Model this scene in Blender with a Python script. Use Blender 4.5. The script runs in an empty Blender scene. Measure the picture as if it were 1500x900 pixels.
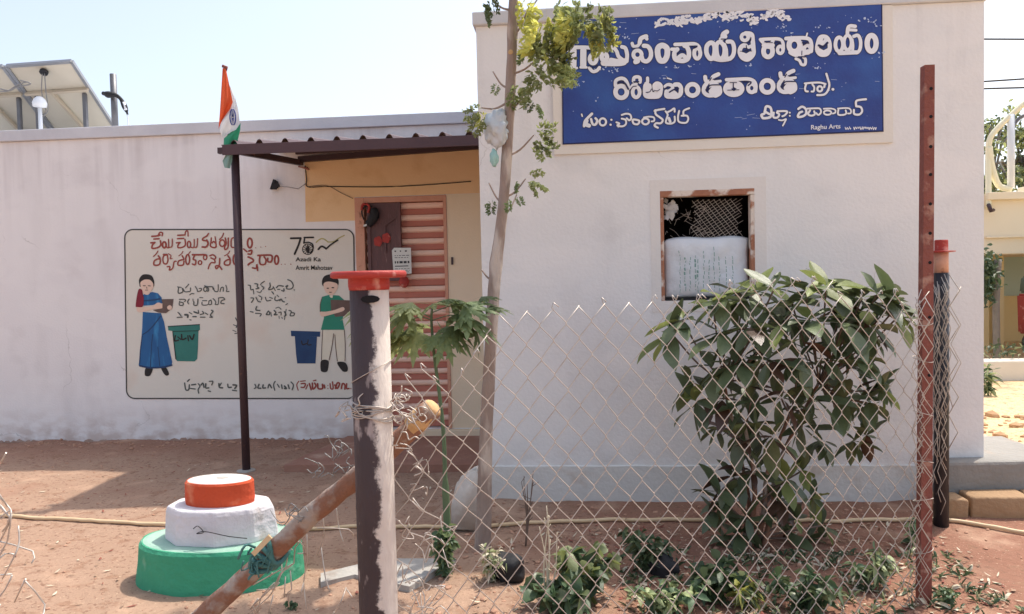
import bpy, bmesh, math, random
from math import sin, cos, pi, radians, sqrt
from mathutils import Vector, Matrix, noise

# ------------------------------------------------------------------ camera, world, sun
SC = bpy.context.scene
COL = SC.collection
H = 1.455                                   # eye height above the yard
FOC = 1083.0                                # focal length in units of a 1500 wide frame
YAW, PITCH, ROLL = radians(4.72), radians(2.15), radians(-1.3)

def _cam_axes():
    Rz = Matrix(((cos(YAW), sin(YAW), 0), (-sin(YAW), cos(YAW), 0), (0, 0, 1)))
    B = Matrix(((1, 0, 0), (0, 0, -1), (0, 1, 0)))
    P = Matrix(((1, 0, 0), (0, cos(PITCH), -sin(PITCH)), (0, sin(PITCH), cos(PITCH))))
    R = Matrix(((cos(ROLL), -sin(ROLL), 0), (sin(ROLL), cos(ROLL), 0), (0, 0, 1)))
    return R @ P @ B @ Rz
CM = _cam_axes()                            # world direction -> (right, down, forward)
cam_d = bpy.data.cameras.new('camera')
cam_d.sensor_fit = 'HORIZONTAL'; cam_d.sensor_width = 36.0
cam_d.lens = 36.0 * FOC / 1500.0
cam_d.clip_start = 0.05; cam_d.clip_end = 2000
cam = bpy.data.objects.new('camera', cam_d); COL.objects.link(cam)
rt, dn, fw = Vector(CM[0]), Vector(CM[1]), Vector(CM[2])
cam.matrix_world = Matrix(((rt.x, -dn.x, -fw.x, 0), (rt.y, -dn.y, -fw.y, 0), (rt.z, -dn.z, -fw.z, H), (0, 0, 0, 1)))
SC.camera = cam

SUN_EL, SUN_AZ = radians(64), radians(44)   # azimuth from +X (right) towards +Y (behind the buildings)
world = bpy.data.worlds.new('World'); SC.world = world; world.use_nodes = True
wn = world.node_tree
bg = wn.nodes['Background']
sky = wn.nodes.new('ShaderNodeTexSky'); sky.sky_type = 'NISHITA'; sky.sun_disc = False
sky.sun_elevation = SUN_EL; sky.sun_rotation = pi/2 - SUN_AZ
sky.air_density = 1.0; sky.dust_density = 4.0; sky.ozone_density = 1.0; sky.altitude = 300
hz_ = wn.nodes.new('ShaderNodeHueSaturation'); hz_.inputs['Saturation'].default_value = .66; hz_.inputs['Value'].default_value = .84   # hazy pale sky
wn.links.new(sky.outputs[0], hz_.inputs['Color']); wn.links.new(hz_.outputs[0], bg.inputs[0]); bg.inputs[1].default_value = 0.15
sun_d = bpy.data.lights.new('sun', 'SUN'); sun_d.energy = 2.0; sun_d.angle = radians(1.0); sun_d.color = (1.0, 0.93, 0.82)
sun = bpy.data.objects.new('sun', sun_d); COL.objects.link(sun)
sd = Vector((cos(SUN_EL)*cos(SUN_AZ), cos(SUN_EL)*sin(SUN_AZ), sin(SUN_EL)))
sun.rotation_euler = (-sd).to_track_quat('-Z', 'Y').to_euler()
SC.view_settings.view_transform = 'Standard'; SC.view_settings.look = 'None'
SC.view_settings.gamma = 1.0; SC.view_settings.exposure = 1.15
SC.view_settings.use_curve_mapping = False

# ------------------------------------------------------------------ helpers
R = random.Random(7)
def ray(px, py):
    return (rt*((px-750)/FOC) + dn*((py-450)/FOC) + fw)
def atY(px, py, Y):                         # the point of the plane y = Y seen at a photo pixel
    d = ray(px, py); v = d*(Y/d.y); return Vector((v.x, v.y, v.z+H))
def atG(px, py, z=0.0):                     # the point of the ground plane seen there
    d = ray(px, py); t = (z-H)/d.z; return Vector((d.x*t, d.y*t, z))

YL, YB = 6.6, 4.69                          # front faces: long low building, taller block
def tag(o, label=None, cat=None, group=None, kind=None):
    if label: o['label'] = label
    if cat: o['category'] = cat
    if group: o['group'] = group
    if kind: o['kind'] = kind
    return o
def link(name, me, parent=None, mats=None):
    if mats is not None:
        for m in (mats if isinstance(mats, (list, tuple)) else [mats]): me.materials.append(m)
    o = bpy.data.objects.new(name, me); COL.objects.link(o)
    if parent is not None:
        o.parent = parent
        o.location = -Vector(parent.location) if parent.type == 'EMPTY' else (0, 0, 0)
    return o
def empty(name, loc=(0, 0, 0), **k):        # a thing: children are given in world coordinates
    o = bpy.data.objects.new(name, None); COL.objects.link(o); o.location = loc
    o.empty_display_size = 0.1
    tag(o, **k); return o
def obj(name, bm, mats, parent=None, smooth=False):
    me = bpy.data.meshes.new(name); bmesh.ops.recalc_face_normals(bm, faces=bm.faces)
    bm.to_mesh(me); bm.free()
    if smooth:
        for p in me.polygons: p.use_smooth = True
    return link(name, me, parent, mats)
def raw(name, vs, fs, mats, parent=None, smooth=False):
    me = bpy.data.meshes.new(name); me.from_pydata([tuple(v) for v in vs], [], fs); me.update()
    if smooth:
        for p in me.polygons: p.use_smooth = True
    return link(name, me, parent, mats)
def box(bm, x0, x1, y0, y1, z0, z1, mi=0, bevel=0.0):
    vs = [bm.verts.new((x, y, z)) for x in (x0, x1) for y in (y0, y1) for z in (z0, z1)]
    q = [(0, 1, 3, 2), (4, 6, 7, 5), (0, 4, 5, 1), (2, 3, 7, 6), (0, 2, 6, 4), (1, 5, 7, 3)]
    fs = [bm.faces.new([vs[i] for i in f]) for f in q]
    for f in fs: f.material_index = mi
    if bevel:
        es = list({e for f in fs for e in f.edges})
        bmesh.ops.bevel(bm, geom=es, offset=bevel, segments=2, affect='EDGES', profile=0.5)
def bar(bm, a, b, w, h=None, up=Vector((0, 0, 1)), mi=0):
    a, b = Vector(a), Vector(b); h = h or w
    d = (b-a).normalized()
    if abs(d.dot(up)) > .98: up = Vector((0, 1, 0))
    s = d.cross(up).normalized(); u = s.cross(d)
    vs = []
    for p in (a, b):
        for i, j in ((-1, -1), (1, -1), (1, 1), (-1, 1)): vs.append(bm.verts.new(p+s*(i*w/2)+u*(j*h/2)))
    for f in ((0, 1, 2, 3), (7, 6, 5, 4), (0, 4, 5, 1), (1, 5, 6, 2), (2, 6, 7, 3), (3, 7, 4, 0)):
        bm.faces.new([vs[i] for i in f]).material_index = mi
def tube(bm, pts, r, n=8, cap=True, mi=0):
    """tube along points; r a number or one radius per point"""
    pts = [Vector(p) for p in pts]; N = len(pts)
    rs = r if isinstance(r, (list, tuple)) else [r]*N
    ref = None; rings = []
    for i, p in enumerate(pts):
        t = (pts[min(i+1, N-1)]-pts[max(i-1, 0)])
        t = t.normalized() if t.length > 1e-9 else Vector((0, 0, 1))
        if ref is None: ref = Vector((1, 0, 0)) if abs(t.x) < .9 else Vector((0, 1, 0))
        s = t.cross(ref).normalized(); u = s.cross(t).normalized(); ref = u.cross(t)*-1 if False else ref
        rings.append([bm.verts.new(p+(s*cos(2*pi*k/n)+u*sin(2*pi*k/n))*rs[i]) for k in range(n)])
    for i in range(N-1):
        for k in range(n):
            f = bm.faces.new((rings[i][k], rings[i][(k+1) % n], rings[i+1][(k+1) % n], rings[i+1][k])); f.smooth = True; f.material_index = mi
    if cap:
        bm.faces.new(rings[0][::-1]).material_index = mi; bm.faces.new(rings[-1]).material_index = mi
def lathe(bm, c, prof, n=32, mi=0, wob=0.0, seed=0):
    """prof: list of (radius, z)"""
    rings = []
    for r, z in prof:
        rings.append([bm.verts.new((c[0]+cos(2*pi*k/n)*r*(1+wob*noise.noise(Vector((cos(2*pi*k/n)*2, sin(2*pi*k/n)*2, z*3+seed)))),
                                    c[1]+sin(2*pi*k/n)*r*(1+wob*noise.noise(Vector((cos(2*pi*k/n)*2, sin(2*pi*k/n)*2, z*3+seed)))), c[2]+z)) for k in range(n)])
    for a, b in zip(rings, rings[1:]):
        for k in range(n):
            f = bm.faces.new((a[k], a[(k+1) % n], b[(k+1) % n], b[k])); f.material_index = mi
    bm.faces.new(rings[0][::-1]).material_index = mi; bm.faces.new(rings[-1]).material_index = mi
def spline(pts, closed=False, sub=5):
    P = [Vector(p) for p in pts]; n = len(P)
    if n < 3 and not closed: return P
    out = []
    rng = range(n) if closed else range(n-1)
    for i in rng:
        if closed: p0, p1, p2, p3 = P[(i-1) % n], P[i], P[(i+1) % n], P[(i+2) % n]
        else: p0, p1, p2, p3 = P[max(i-1, 0)], P[i], P[i+1], P[min(i+2, n-1)]
        for k in range(sub):
            t = k/sub
            out.append(0.5*((2*p1)+(p2-p0)*t+(2*p0-5*p1+4*p2-p3)*t*t+(3*p1-p0-3*p2+p3)*t**3))
    if not closed: out.append(P[-1])
    return out

# ------------------------------------------------------------------ materials
def lin(c):
    if isinstance(c, str): c = [int(c[i:i+2], 16)/255 for i in (0, 2, 4)]
    return tuple((x/12.92 if x <= .04045 else ((x+.055)/1.055)**2.4) for x in c)+(1,)
def mat(name, col, rough=.8, var=None, scale=6., amt=.5, bump=0., bscale=40., metal=0., spec=.5, third=None, detail=6, stretch=(1, 1, 1), trans=0, coord='Object'):
    m = bpy.data.materials.new(name); m.use_nodes = True; nt = m.node_tree; N = nt.nodes; L = nt.links
    b = N['Principled BSDF']; b.inputs['Roughness'].default_value = rough; b.inputs['Metallic'].default_value = metal
    b.inputs['Specular IOR Level'].default_value = spec
    col = col if len(col) == 4 else lin(col)
    b.inputs['Base Color'].default_value = col
    tc = N.new('ShaderNodeTexCoord'); mp = N.new('ShaderNodeMapping'); mp.inputs['Scale'].default_value = stretch
    L.new(tc.outputs[coord], mp.inputs[0])
    if var is not None:
        nz = N.new('ShaderNodeTexNoise'); nz.inputs['Scale'].default_value = scale; nz.inputs['Detail'].default_value = detail; nz.inputs['Roughness'].default_value = .62
        L.new(mp.outputs[0], nz.inputs[0])
        rp = N.new('ShaderNodeValToRGB'); rp.color_ramp.elements[0].position = .5-amt*.5; rp.color_ramp.elements[1].position = .5+amt*.5
        rp.color_ramp.elements[0].color = col; rp.color_ramp.elements[1].color = lin(var) if len(var) != 4 else var
        L.new(nz.outputs[0], rp.inputs[0]); out = rp.outputs[0]
        if third is not None:               # (colour, scale, threshold, softness) spots of wear
            n2 = N.new('ShaderNodeTexNoise'); n2.inputs['Scale'].default_value = third[1]; n2.inputs['Detail'].default_value = 8
            L.new(mp.outputs[0], n2.inputs[0])
            r2 = N.new('ShaderNodeValToRGB'); r2.color_ramp.elements[0].position = third[2]; r2.color_ramp.elements[1].position = third[2]+third[3]
            L.new(n2.outputs[0], r2.inputs[0])
            mx = N.new('ShaderNodeMixRGB'); mx.inputs[2].default_value = lin(third[0]); L.new(r2.outputs[0], mx.inputs[0]); L.new(out, mx.inputs[1]); out = mx.outputs[0]
        L.new(out, b.inputs['Base Color'])
    if bump:
        n3 = N.new('ShaderNodeTexNoise'); n3.inputs['Scale'].default_value = bscale; n3.inputs['Detail'].default_value = 8
        L.new(mp.outputs[0], n3.inputs[0])
        bp = N.new('ShaderNodeBump'); bp.inputs['Strength'].default_value = bump; bp.inputs['Distance'].default_value = .02
        L.new(n3.outputs[0], bp.inputs['Height']); L.new(bp.outputs[0], b.inputs['Normal'])
    if trans:
        t = N.new('ShaderNodeBsdfTranslucent'); ms = N.new('ShaderNodeMixShader'); ms.inputs[0].default_value = trans
        src = b.inputs['Base Color'].links[0].from_socket if b.inputs['Base Color'].links else None
        if src: L.new(src, t.inputs[0])
        else: t.inputs[0].default_value = col
        L.new(b.outputs[0], ms.inputs[1]); L.new(t.outputs[0], ms.inputs[2]); L.new(ms.outputs[0], N['Material Output'].inputs[0])
    return m
def leafmat(name, a, bcol, rough=.45, trans=.3, spec=.5):
    """leaf colour differs from leaf to leaf (object random) and along noise"""
    m = mat(name, a, rough, bcol, 9, .6, .15, 60, trans=0, spec=spec)
    nt = m.node_tree; N = nt.nodes; L = nt.links; b = N['Principled BSDF']
    src = b.inputs['Base Color'].links[0].from_socket
    oi = N.new('ShaderNodeObjectInfo'); hs = N.new('ShaderNodeHueSaturation')
    mr = N.new('ShaderNodeMapRange'); mr.inputs[3].default_value = .65; mr.inputs[4].default_value = 1.4
    L.new(oi.outputs['Random'], mr.inputs[0]); L.new(mr.outputs[0], hs.inputs['Value']); L.new(src, hs.inputs['Color'])
    L.new(hs.outputs[0], b.inputs['Base Color'])
    t = N.new('ShaderNodeBsdfTranslucent'); ms = N.new('ShaderNodeMixShader'); ms.inputs[0].default_value = trans
    L.new(hs.outputs[0], t.inputs[0]); L.new(b.outputs[0], ms.inputs[1]); L.new(t.outputs[0], ms.inputs[2]); L.new(ms.outputs[0], N['Material Output'].inputs[0])
    return m

M = {}
M['plaster'] = mat('whitewash plaster', 'e6e2e1', .9, 'ece9e8', 1.6, .7, .16, 60, third=('dcd7d6', 3.5, .56, .25))
M['plaster_block'] = mat('whitewash plaster block', 'e2e1e1', .9, 'e9e8e7', 1.3, .7, .18, 45, third=('d8d7d7', 3.0, .56, .25))
def weather(m, streak, mud, zt_s, zm):
    # rain streaks under the parapet, mud splashed along the foot, hairline cracks
    nt = m.node_tree; N = nt.nodes; L = nt.links; b = N['Principled BSDF']; base = b.inputs['Base Color'].links[0].from_socket
    geo = N.new('ShaderNodeNewGeometry'); sep = N.new('ShaderNodeSeparateXYZ'); L.new(geo.outputs['Position'], sep.inputs[0])
    def mr(sock, a, b_, c=0, d=1):
        q = N.new('ShaderNodeMapRange'); q.inputs[1].default_value = a; q.inputs[2].default_value = b_; q.inputs[3].default_value = c; q.inputs[4].default_value = d; L.new(sock, q.inputs[0]); return q.outputs[0]
    def mul(a, b_):
        q = N.new('ShaderNodeMath'); q.operation = 'MULTIPLY'; L.new(a, q.inputs[0])
        if isinstance(b_, float): q.inputs[1].default_value = b_
        else: L.new(b_, q.inputs[1])
        return q.outputs[0]
    def noi(scale, st, det=6):
        mp = N.new('ShaderNodeMapping'); mp.inputs['Scale'].default_value = st; L.new(geo.outputs['Position'], mp.inputs[0])
        q = N.new('ShaderNodeTexNoise'); q.inputs['Scale'].default_value = scale; q.inputs['Detail'].default_value = det; L.new(mp.outputs[0], q.inputs[0]); return q.outputs[0]
    def mix(c, fac):
        nonlocal base
        q = N.new('ShaderNodeMixRGB'); q.inputs[2].default_value = lin(c); L.new(fac, q.inputs[0]); L.new(base, q.inputs[1]); base = q.outputs[0]
    mix(streak, mul(mul(mr(noi(1, (9, 9, .5)), .5, .68), mr(sep.outputs[2], zt_s-1.1, zt_s)), .42))
    mix(streak, mul(mr(noi(1, (3.5, 3.5, .9)), .54, .74), .25)); mix('efecea', mul(mr(noi(1, (1.1, 1.1, 2.2), 3), .50, .56), .45))
    mix(mud, mul(mul(mr(noi(7, (1, 1, 1.6), 9), .40, .62), mr(sep.outputs[2], zm, 0.0)), .55))
    v = N.new('ShaderNodeTexVoronoi'); v.feature = 'DISTANCE_TO_EDGE'; v.inputs['Scale'].default_value = .9
    wn_ = N.new('ShaderNodeTexNoise'); wn_.inputs['Scale'].default_value = 3; wn_.inputs['Detail'].default_value = 8; L.new(geo.outputs['Position'], wn_.inputs[0])
    vm = N.new('ShaderNodeVectorMath'); vm.operation = 'MULTIPLY_ADD'; L.new(wn_.outputs[1], vm.inputs[0]); vm.inputs[1].default_value = (.5, .5, .5); L.new(geo.outputs['Position'], vm.inputs[2]); L.new(vm.outputs[0], v.inputs['Vector'])
    mix('9d9894', mul(mul(mr(v.outputs[0], .004, .0015), mr(noi(1.2, (1, 1, 1), 3), .54, .62)), .45))
    L.new(base, b.inputs['Base Color'])
weather(M['plaster'], 'bdb6b4', 'a98974', 2.85, .35)
weather(M['plaster_block'], 'bcb9b8', 'a89a8c', 3.05, .45)
M['cap'] = mat('parapet cap plaster', 'd8dadf', .9, 'c2c4ca', 3, .6, .12, 60)
M['orange'] = mat('peach porch colour', 'ecc594', .9, 'f0cfa4', 1.8, .8, .1, 50, third=('e2b987', 4, .58, .2))
M['beige'] = mat('cream distemper', 'e8d2b0', .9, 'ecdcc4', 1.8, .8, .1, 50)
M['plinth'] = mat('cement plinth', 'dddbd7', .95, 'd5d3ce', 3, .6, .3, 30, third=('bcab9b', 5, .6, .2))
M['concrete'] = mat('grey concrete', 'b6b2ac', .95, 'a09a92', 6, .6, .4, 30, third=('8f7d70', 7, .58, .2))
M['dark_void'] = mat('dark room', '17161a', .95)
M['wood_frame'] = mat('pinkish door frame paint', 'd5a48b', .75, 'c98f76', 8, .6, .2, 60, third=('9c6a55', 14, .62, .1))
M['slat_a'] = mat('salmon slat paint', 'f3d5c3', .6, 'edc6b1', 8, .6, .15, 50, third=('d29078', 9, .62, .15))
M['slat_b'] = mat('darker red slat', 'bd7867', .7, 'b16c5b', 8, .6, .15, 50, third=('9e5f50', 9, .58, .15))  # recessed slats, a darker red than the proud ribs
M['door_wood'] = mat('dark maroon door wood', '6e4a4a', .6, '574041', 5, .6, .3, 40, third=('8b6a68', 8, .6, .15), stretch=(6, 6, 1))
M['steel_brown'] = mat('brown painted steel', '4a3538', .55, '3c2a2e', 8, .6, .15, 60, third=('6a4a40', 16, .64, .1))
M['sheet'] = mat('dark brown roofing sheet', '53393c', .5, '472f34', 5, .6, .1, 60)
M['rust'] = mat('red oxide angle iron', '8d5145', .75, '7a4237', 9, .6, .35, 60, third=('a9806f', 16, .56, .12))
M['pipe_black'] = mat('worn bituminous pipe', '4f3b44', .5, '3d2f37', 9, .6, .25, 40, third=('a7979b', 20, .66, .06), stretch=(1, 1, .35))
M['red_paint'] = mat('red enamel', 'b23a32', .65, '9c3029', 8, .6, .25, 30, third=('d0958a', 13, .58, .12))
M['cream'] = mat('cream sign surround', 'e6e1d9', .85, 'e0dad0', 3, .7, .12, 60)
M['sign_blue'] = mat('weathered blue sign paint', '2c4f9f', .6, '27397f', 3.4, .6, .15, 60, third=('3460a8', 3, .48, .3))
M['paint_chip'] = mat('pale chipped sign paint', 'a9bce0', .7, 'c9d5ec', 20, .6)
M['sign_white'] = mat('sign white paint', 'f0f0f4', .6, 'e2e6ef', 12, .6, .08, 60)
M['sign_edge'] = mat('dark navy outline', '1c2352', .7)
M['mural_bg'] = mat('mural ground colour', 'ddd8cc', .9, 'e1ddd2', 2.0, .8, .1, 50, third=('ddcdbd', 2.4, .56, .25))
M['mural_line'] = mat('mural outline paint', '4c4a48', .85)
M['mural_red'] = mat('mural brick red lettering', '8e3b33', .85, 'a3554a', 16, .7)
M['mural_black'] = mat('mural grey lettering', '5e625e', .85, '4b4f4b', 30, .7)
M['mural_ink'] = mat('mural black paint', '22201f', .85, '383433', 20, .7)
M['mural_skin'] = mat('mural skin', 'e9cdbb', .85, 'e4c2ac', 9, .7)
M['mural_blue'] = mat('mural sari blue', '2f6a9e', .85, '29588c', 5, .7, third=('3f8bbf', 6, .55, .2), stretch=(3, 3, .7))
M['mural_navy'] = mat('mural navy', '23375f', .85, '2f5178', 5, .6)
M['mural_maroon'] = mat('mural maroon', '8c2a3c', .85, '7b2433', 8, .6)
M['mural_green'] = mat('mural shirt green', '2f8268', .85, '38907a', 8, .6)
M['mural_bin'] = mat('mural bin green', '3f8378', .85, '36756c', 6, .6)
M['mural_brown'] = mat('mural basket brown', '75625b', .85, '5f4d47', 12, .6)
M['mural_trouser'] = mat('mural trousers', 'e6e0ce', .85, 'ddd5c0', 9, .6)
M['mural_olive'] = mat('mural olive stroke', 'a5a05e', .85, 'b6ad70', 12, .6)
M['paper'] = mat('notice paper', 'dfe2de', .8, 'd2d6d2', 10, .6)
M['ink'] = mat('print ink', '3b3d42', .8)
M['pp_sack'] = mat('white woven sack', 'e6e8ec', .6, 'd6dadf', 9, .6, .5, 14)
M['sack_print'] = mat('faded green print', '8fa7a6', .8, '6f9c8c', 20, .7)
M['wire'] = mat('galvanised wire', 'd6cdc3', .45, 'a79a90', 14, .5, metal=.4)
M['wire_dark'] = mat('dull wire', '8c8a88', .5, metal=.4)
M['bark'] = mat('smooth pale bark', 'a8968b', .9, '8a776d', 8, .5, 1.0, 34, third=('c4b6aa', 9, .54, .1), stretch=(1, 1, .3))
M['stemgreen'] = mat('green stem', '5f7350', .7, '4c5f45', 14, .6)
M['twig'] = mat('twig', '7f6a5c', .85, '6c5a50', 20, .6)
M['log'] = mat('peeled red brown log', '9c6e57', .9, '7a5a49', 7, .6, .9, 26, third=('a8988c', 7, .50, .08), stretch=(1, 1, 1))
M['log_end'] = mat('fresh cut wood', 'd9ba8a', .85, 'b98e62', 9, .6, .3, 50)
M['stick'] = mat('pale split wood', 'dcc39b', .8, 'cfb084', 12, .6)
M['teal_cloth'] = mat('faded teal cloth', '5a8583', .9, '2f6660', 9, .6, .6, 30)
M['bag'] = mat('white plastic bag', 'dfe3e6', .35, 'cdd5d9', 9, .6, .4, 14, trans=.25)
M['bag_teal'] = mat('turquoise plastic', 'b4dcd6', .4, trans=.3)
M['green_paint'] = mat('green lime wash', '37946f', .9, '45a07c', 4, .7, .6, 22, third=('7fb596', 6, .64, .12))
M['white_paint'] = mat('white lime wash', 'dcd9dc', .9, 'cfccd0', 6, .7, .6, 22, third=('b3a498', 5, .57, .14))
M['orange_paint'] = mat('orange lime wash', 'd2552f', .9, 'c24c2b', 6, .7, .5, 26, third=('dd936e', 7, .56, .14))
M['top_wash'] = mat('pale tier top', 'd3d0cc', .85, 'c6c0b8', 8, .6, .2, 40)  # top face, paler than the tier sides
M['hose'] = mat('cream hose', 'e0c7a0', .5, 'd6b890', 10, .6)
M['cable'] = mat('black cable', '1f1e22', .5)
M['panel_back'] = mat('solar panel backsheet', 'c9c2b2', .6, 'bfb8a8', 4, .6)
M['panel_dark'] = mat('solar cell glass', '1b2440', .15)
M['alu'] = mat('aluminium', 'a6a6a8', .4, metal=.8)
M['alu_dark'] = mat('grey steel', '77777b', .5, '66666a', 14, .6, metal=.5)
M['white_plastic'] = mat('white plastic', 'dfe2e6', .35)
M['saffron'] = mat('saffron cloth', 'd9552b', .85, 'e0663a', 9, .6, trans=.25)
M['flag_white'] = mat('white cloth', 'e2e2e2', .85, trans=.25)
M['flag_green'] = mat('green cloth', '2f8f6b', .85, '3f9c7c', 9, .6, trans=.25)
M['flag_navy'] = mat('navy wheel print', '2a3e86', .85)
M['stone'] = mat('whitewashed stone', 'e4dcd4', .9, 'bfb4a8', 6, .6, .5, 20)
M['brick'] = mat('dusty brown block', 'a98a68', .9, '97785a', 8, .6, .5, 30)
M['far_cream'] = mat('cream house wall', 'eee0c6', .9, 'e9d8ba', 2, .7, .05, 40)
M['far_yellow'] = mat('yellow house wall', 'e6d2a0', .9, 'dfc892', 2, .7, .05, 40)
M['far_white'] = mat('white kerb wall', 'e4ddd0', .9, 'd8cfbf', 2, .7, .1, 30)
M['rail_cream'] = mat('cream enamel rail', 'ece4c4', .45)
M['far_trunk'] = mat('grey tree bark', '8d857c', .9, '75706a', 12, .6, .5, 30)
M['far_glass'] = mat('pale blue window', 'a9bdb2', .35)
M['cloth_black'] = mat('black bag cloth', '18181b', .75, '242428', 20, .6, .3, 30)
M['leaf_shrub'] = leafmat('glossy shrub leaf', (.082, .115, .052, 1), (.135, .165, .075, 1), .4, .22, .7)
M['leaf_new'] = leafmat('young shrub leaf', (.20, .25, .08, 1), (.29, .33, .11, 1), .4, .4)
M['leaf_red'] = leafmat('bronze shrub leaf', (.085, .04, .03, 1), (.11, .06, .035, 1), .35, .15)
M['leaf_tree'] = leafmat('feathery tree leaf', (.24, .29, .12, 1), (.36, .39, .17, 1), .55, .5)
M['leaf_yellow'] = leafmat('yellowing tree leaf', (.66, .62, .14, 1), (.46, .50, .17, 1), .55, .55)
M['leaf_young'] = leafmat('young tree palmate leaf', (.15, .21, .09, 1), (.22, .28, .12, 1), .5, .45)
M['leaf_ground'] = leafmat('ground plant leaf', (.05, .10, .05, 1), (.09, .14, .06, 1), .5, .25)
M['leaf_pale'] = leafmat('pale herb leaf', (.30, .36, .16, 1), (.36, .40, .22, 1), .5, .35)
M['leaf_far'] = leafmat('far tree leaf', (.06, .09, .04, 1), (.10, .13, .06, 1), .5, .3)
M['dry'] = mat('dry leaf litter', '8a6a55', .9, 'b59a80', 8, .6, .3, 40)
M['straw'] = mat('dry straw stalk', 'd8ceb8', .8, 'c4b79c', 10, .6)

def ground_material():
    m = mat('bare red soil yard', '9c7d68', 1.0, 'aa8d78', 1.1, .7, .0, 12, detail=10)
    nt = m.node_tree; N = nt.nodes; L = nt.links; b = N['Principled BSDF']
    base = b.inputs['Base Color'].links[0].from_socket
    geo = N.new('ShaderNodeNewGeometry'); sep = N.new('ShaderNodeSeparateXYZ'); L.new(geo.outputs['Position'], sep.inputs[0])
    wob = N.new('ShaderNodeTexNoise'); wob.inputs['Scale'].default_value = 1.7; wob.inputs['Detail'].default_value = 6; L.new(geo.outputs['Position'], wob.inputs[0])
    def mask(expr_nodes, lo, hi):
        mr = N.new('ShaderNodeMapRange'); mr.interpolation_type = 'SMOOTHSTEP'
        mr.inputs[1].default_value = lo; mr.inputs[2].default_value = hi; L.new(expr_nodes, mr.inputs[0]); return mr.outputs[0]
    def add(a, bnode, mul):
        ma = N.new('ShaderNodeMath'); ma.operation = 'MULTIPLY_ADD'; L.new(bnode, ma.inputs[0]); ma.inputs[1].default_value = mul; L.new(a, ma.inputs[2]); return ma.outputs[0]
    xs = add(sep.outputs[0], wob.outputs[0], 1.2); ys = add(sep.outputs[1], wob.outputs[0], .9)
    def mixc(c, fac, amt=1.0):
        nonlocal base
        mx = N.new('ShaderNodeMixRGB'); mx.inputs[2].default_value = lin(c)
        mm = N.new('ShaderNodeMath'); mm.operation = 'MULTIPLY'; mm.inputs[1].default_value = amt; L.new(fac, mm.inputs[0]); L.new(mm.outputs[0], mx.inputs[0]); L.new(base, mx.inputs[1]); base = mx.outputs[0]
    mixc('895a47', mask(xs, .0, 1.2), .78)                   # redder garden soil to the right
    mixc('956a56', mask(ys, 6.1, 6.9), .8)                   # building shade painted as a darker red band at the foot of the long wall
    mixc('dcc193', mask(xs, 3.3, 4.4), .95)                  # sandy lane past the block
    for sc, th, so, c, am in ((9, .54, .12, '8f6c56', .7), (38, .57, .08, '7a5947', .75), (70, .64, .05, 'cdb197', .6), (3, .54, .2, 'c3a188', .6), (1.3, .55, .12, '9a7561', .5)):
        n2 = N.new('ShaderNodeTexNoise'); n2.inputs['Scale'].default_value = sc; n2.inputs['Detail'].default_value = 5; L.new(geo.outputs['Position'], n2.inputs[0])
        mixc(c, mask(n2.outputs[0], th, th+so), am)
    L.new(base, b.inputs['Base Color'])
    n3 = N.new('ShaderNodeTexNoise'); n3.inputs['Scale'].default_value = 22; n3.inputs['Detail'].default_value = 12; n3.inputs['Roughness'].default_value = .7; L.new(geo.outputs['Position'], n3.inputs[0])
    bp = N.new('ShaderNodeBump'); bp.inputs['Strength'].default_value = .55; bp.inputs['Distance'].default_value = .03
    L.new(n3.outputs[0], bp.inputs['Height']); L.new(bp.outputs[0], b.inputs['Normal'])
    return m
M['soil'] = ground_material()

# ------------------------------------------------------------------ ground
def gz(x, y):
    z = .018*noise.noise(Vector((x*1.3, y*1.3, 0))) + .009*noise.noise(Vector((x*5, y*5, 3))) + .005*noise.noise(Vector((x*13, y*13, 6)))
    if -9 < x < 0 and y > 5.9: z += .035*min(1, (y-5.9)/.7)*(.6+.6*noise.noise(Vector((x*2.5, 1, 5))))
    if -.9 < x < 2.6 and 4.2 < y < 5: z += .05*min(1, (y-4.2)/.45)*(.7+.5*noise.noise(Vector((x*3, 2, 1))))
    if x > 2.9 and 5 < y < 7.6: z += .06*max(0, sin((y-5)/2.6*pi))*min(1, x-2.9)*(.5+noise.noise(Vector((x*3, y*3, 8))))
    return z
def seq(a, b, s):
    n = max(1, int(round((b-a)/s))); return [a+(b-a)*i/n for i in range(n)]
xs = [-400, -120, -50, -25, -14]+seq(-9, 5, .05)+seq(5, 9, .25)+[9, 14, 25, 50, 120, 400]
ys = [-60, -20, -8, -3, 0]+seq(1, 8, .05)+seq(8, 16, .4)+[16, 22, 32, 60, 130, 400]
vs = [(x, y, gz(x, y)) for y in ys for x in xs]; nx = len(xs)
fs = [(j*nx+i, j*nx+i+1, (j+1)*nx+i+1, (j+1)*nx+i) for j in range(len(ys)-1) for i in range(nx-1)]
g = raw('ground', vs, fs, M['soil'], smooth=True); tag(g, 'bare reddish soil yard in front of the office building', kind='structure')
def prism(bm, pts, d, mi=0):                # polygon in the xz plane given thickness towards the viewer
    a = [bm.verts.new((p[0], p[1], p[2])) for p in pts]; b = [bm.verts.new((p[0], p[1]-d, p[2])) for p in pts]
    n = len(pts); bm.faces.new(a).material_index = mi; bm.faces.new(b[::-1]).material_index = mi
    for i in range(n): bm.faces.new((a[i], a[(i+1) % n], b[(i+1) % n], b[i])).material_index = mi

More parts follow.
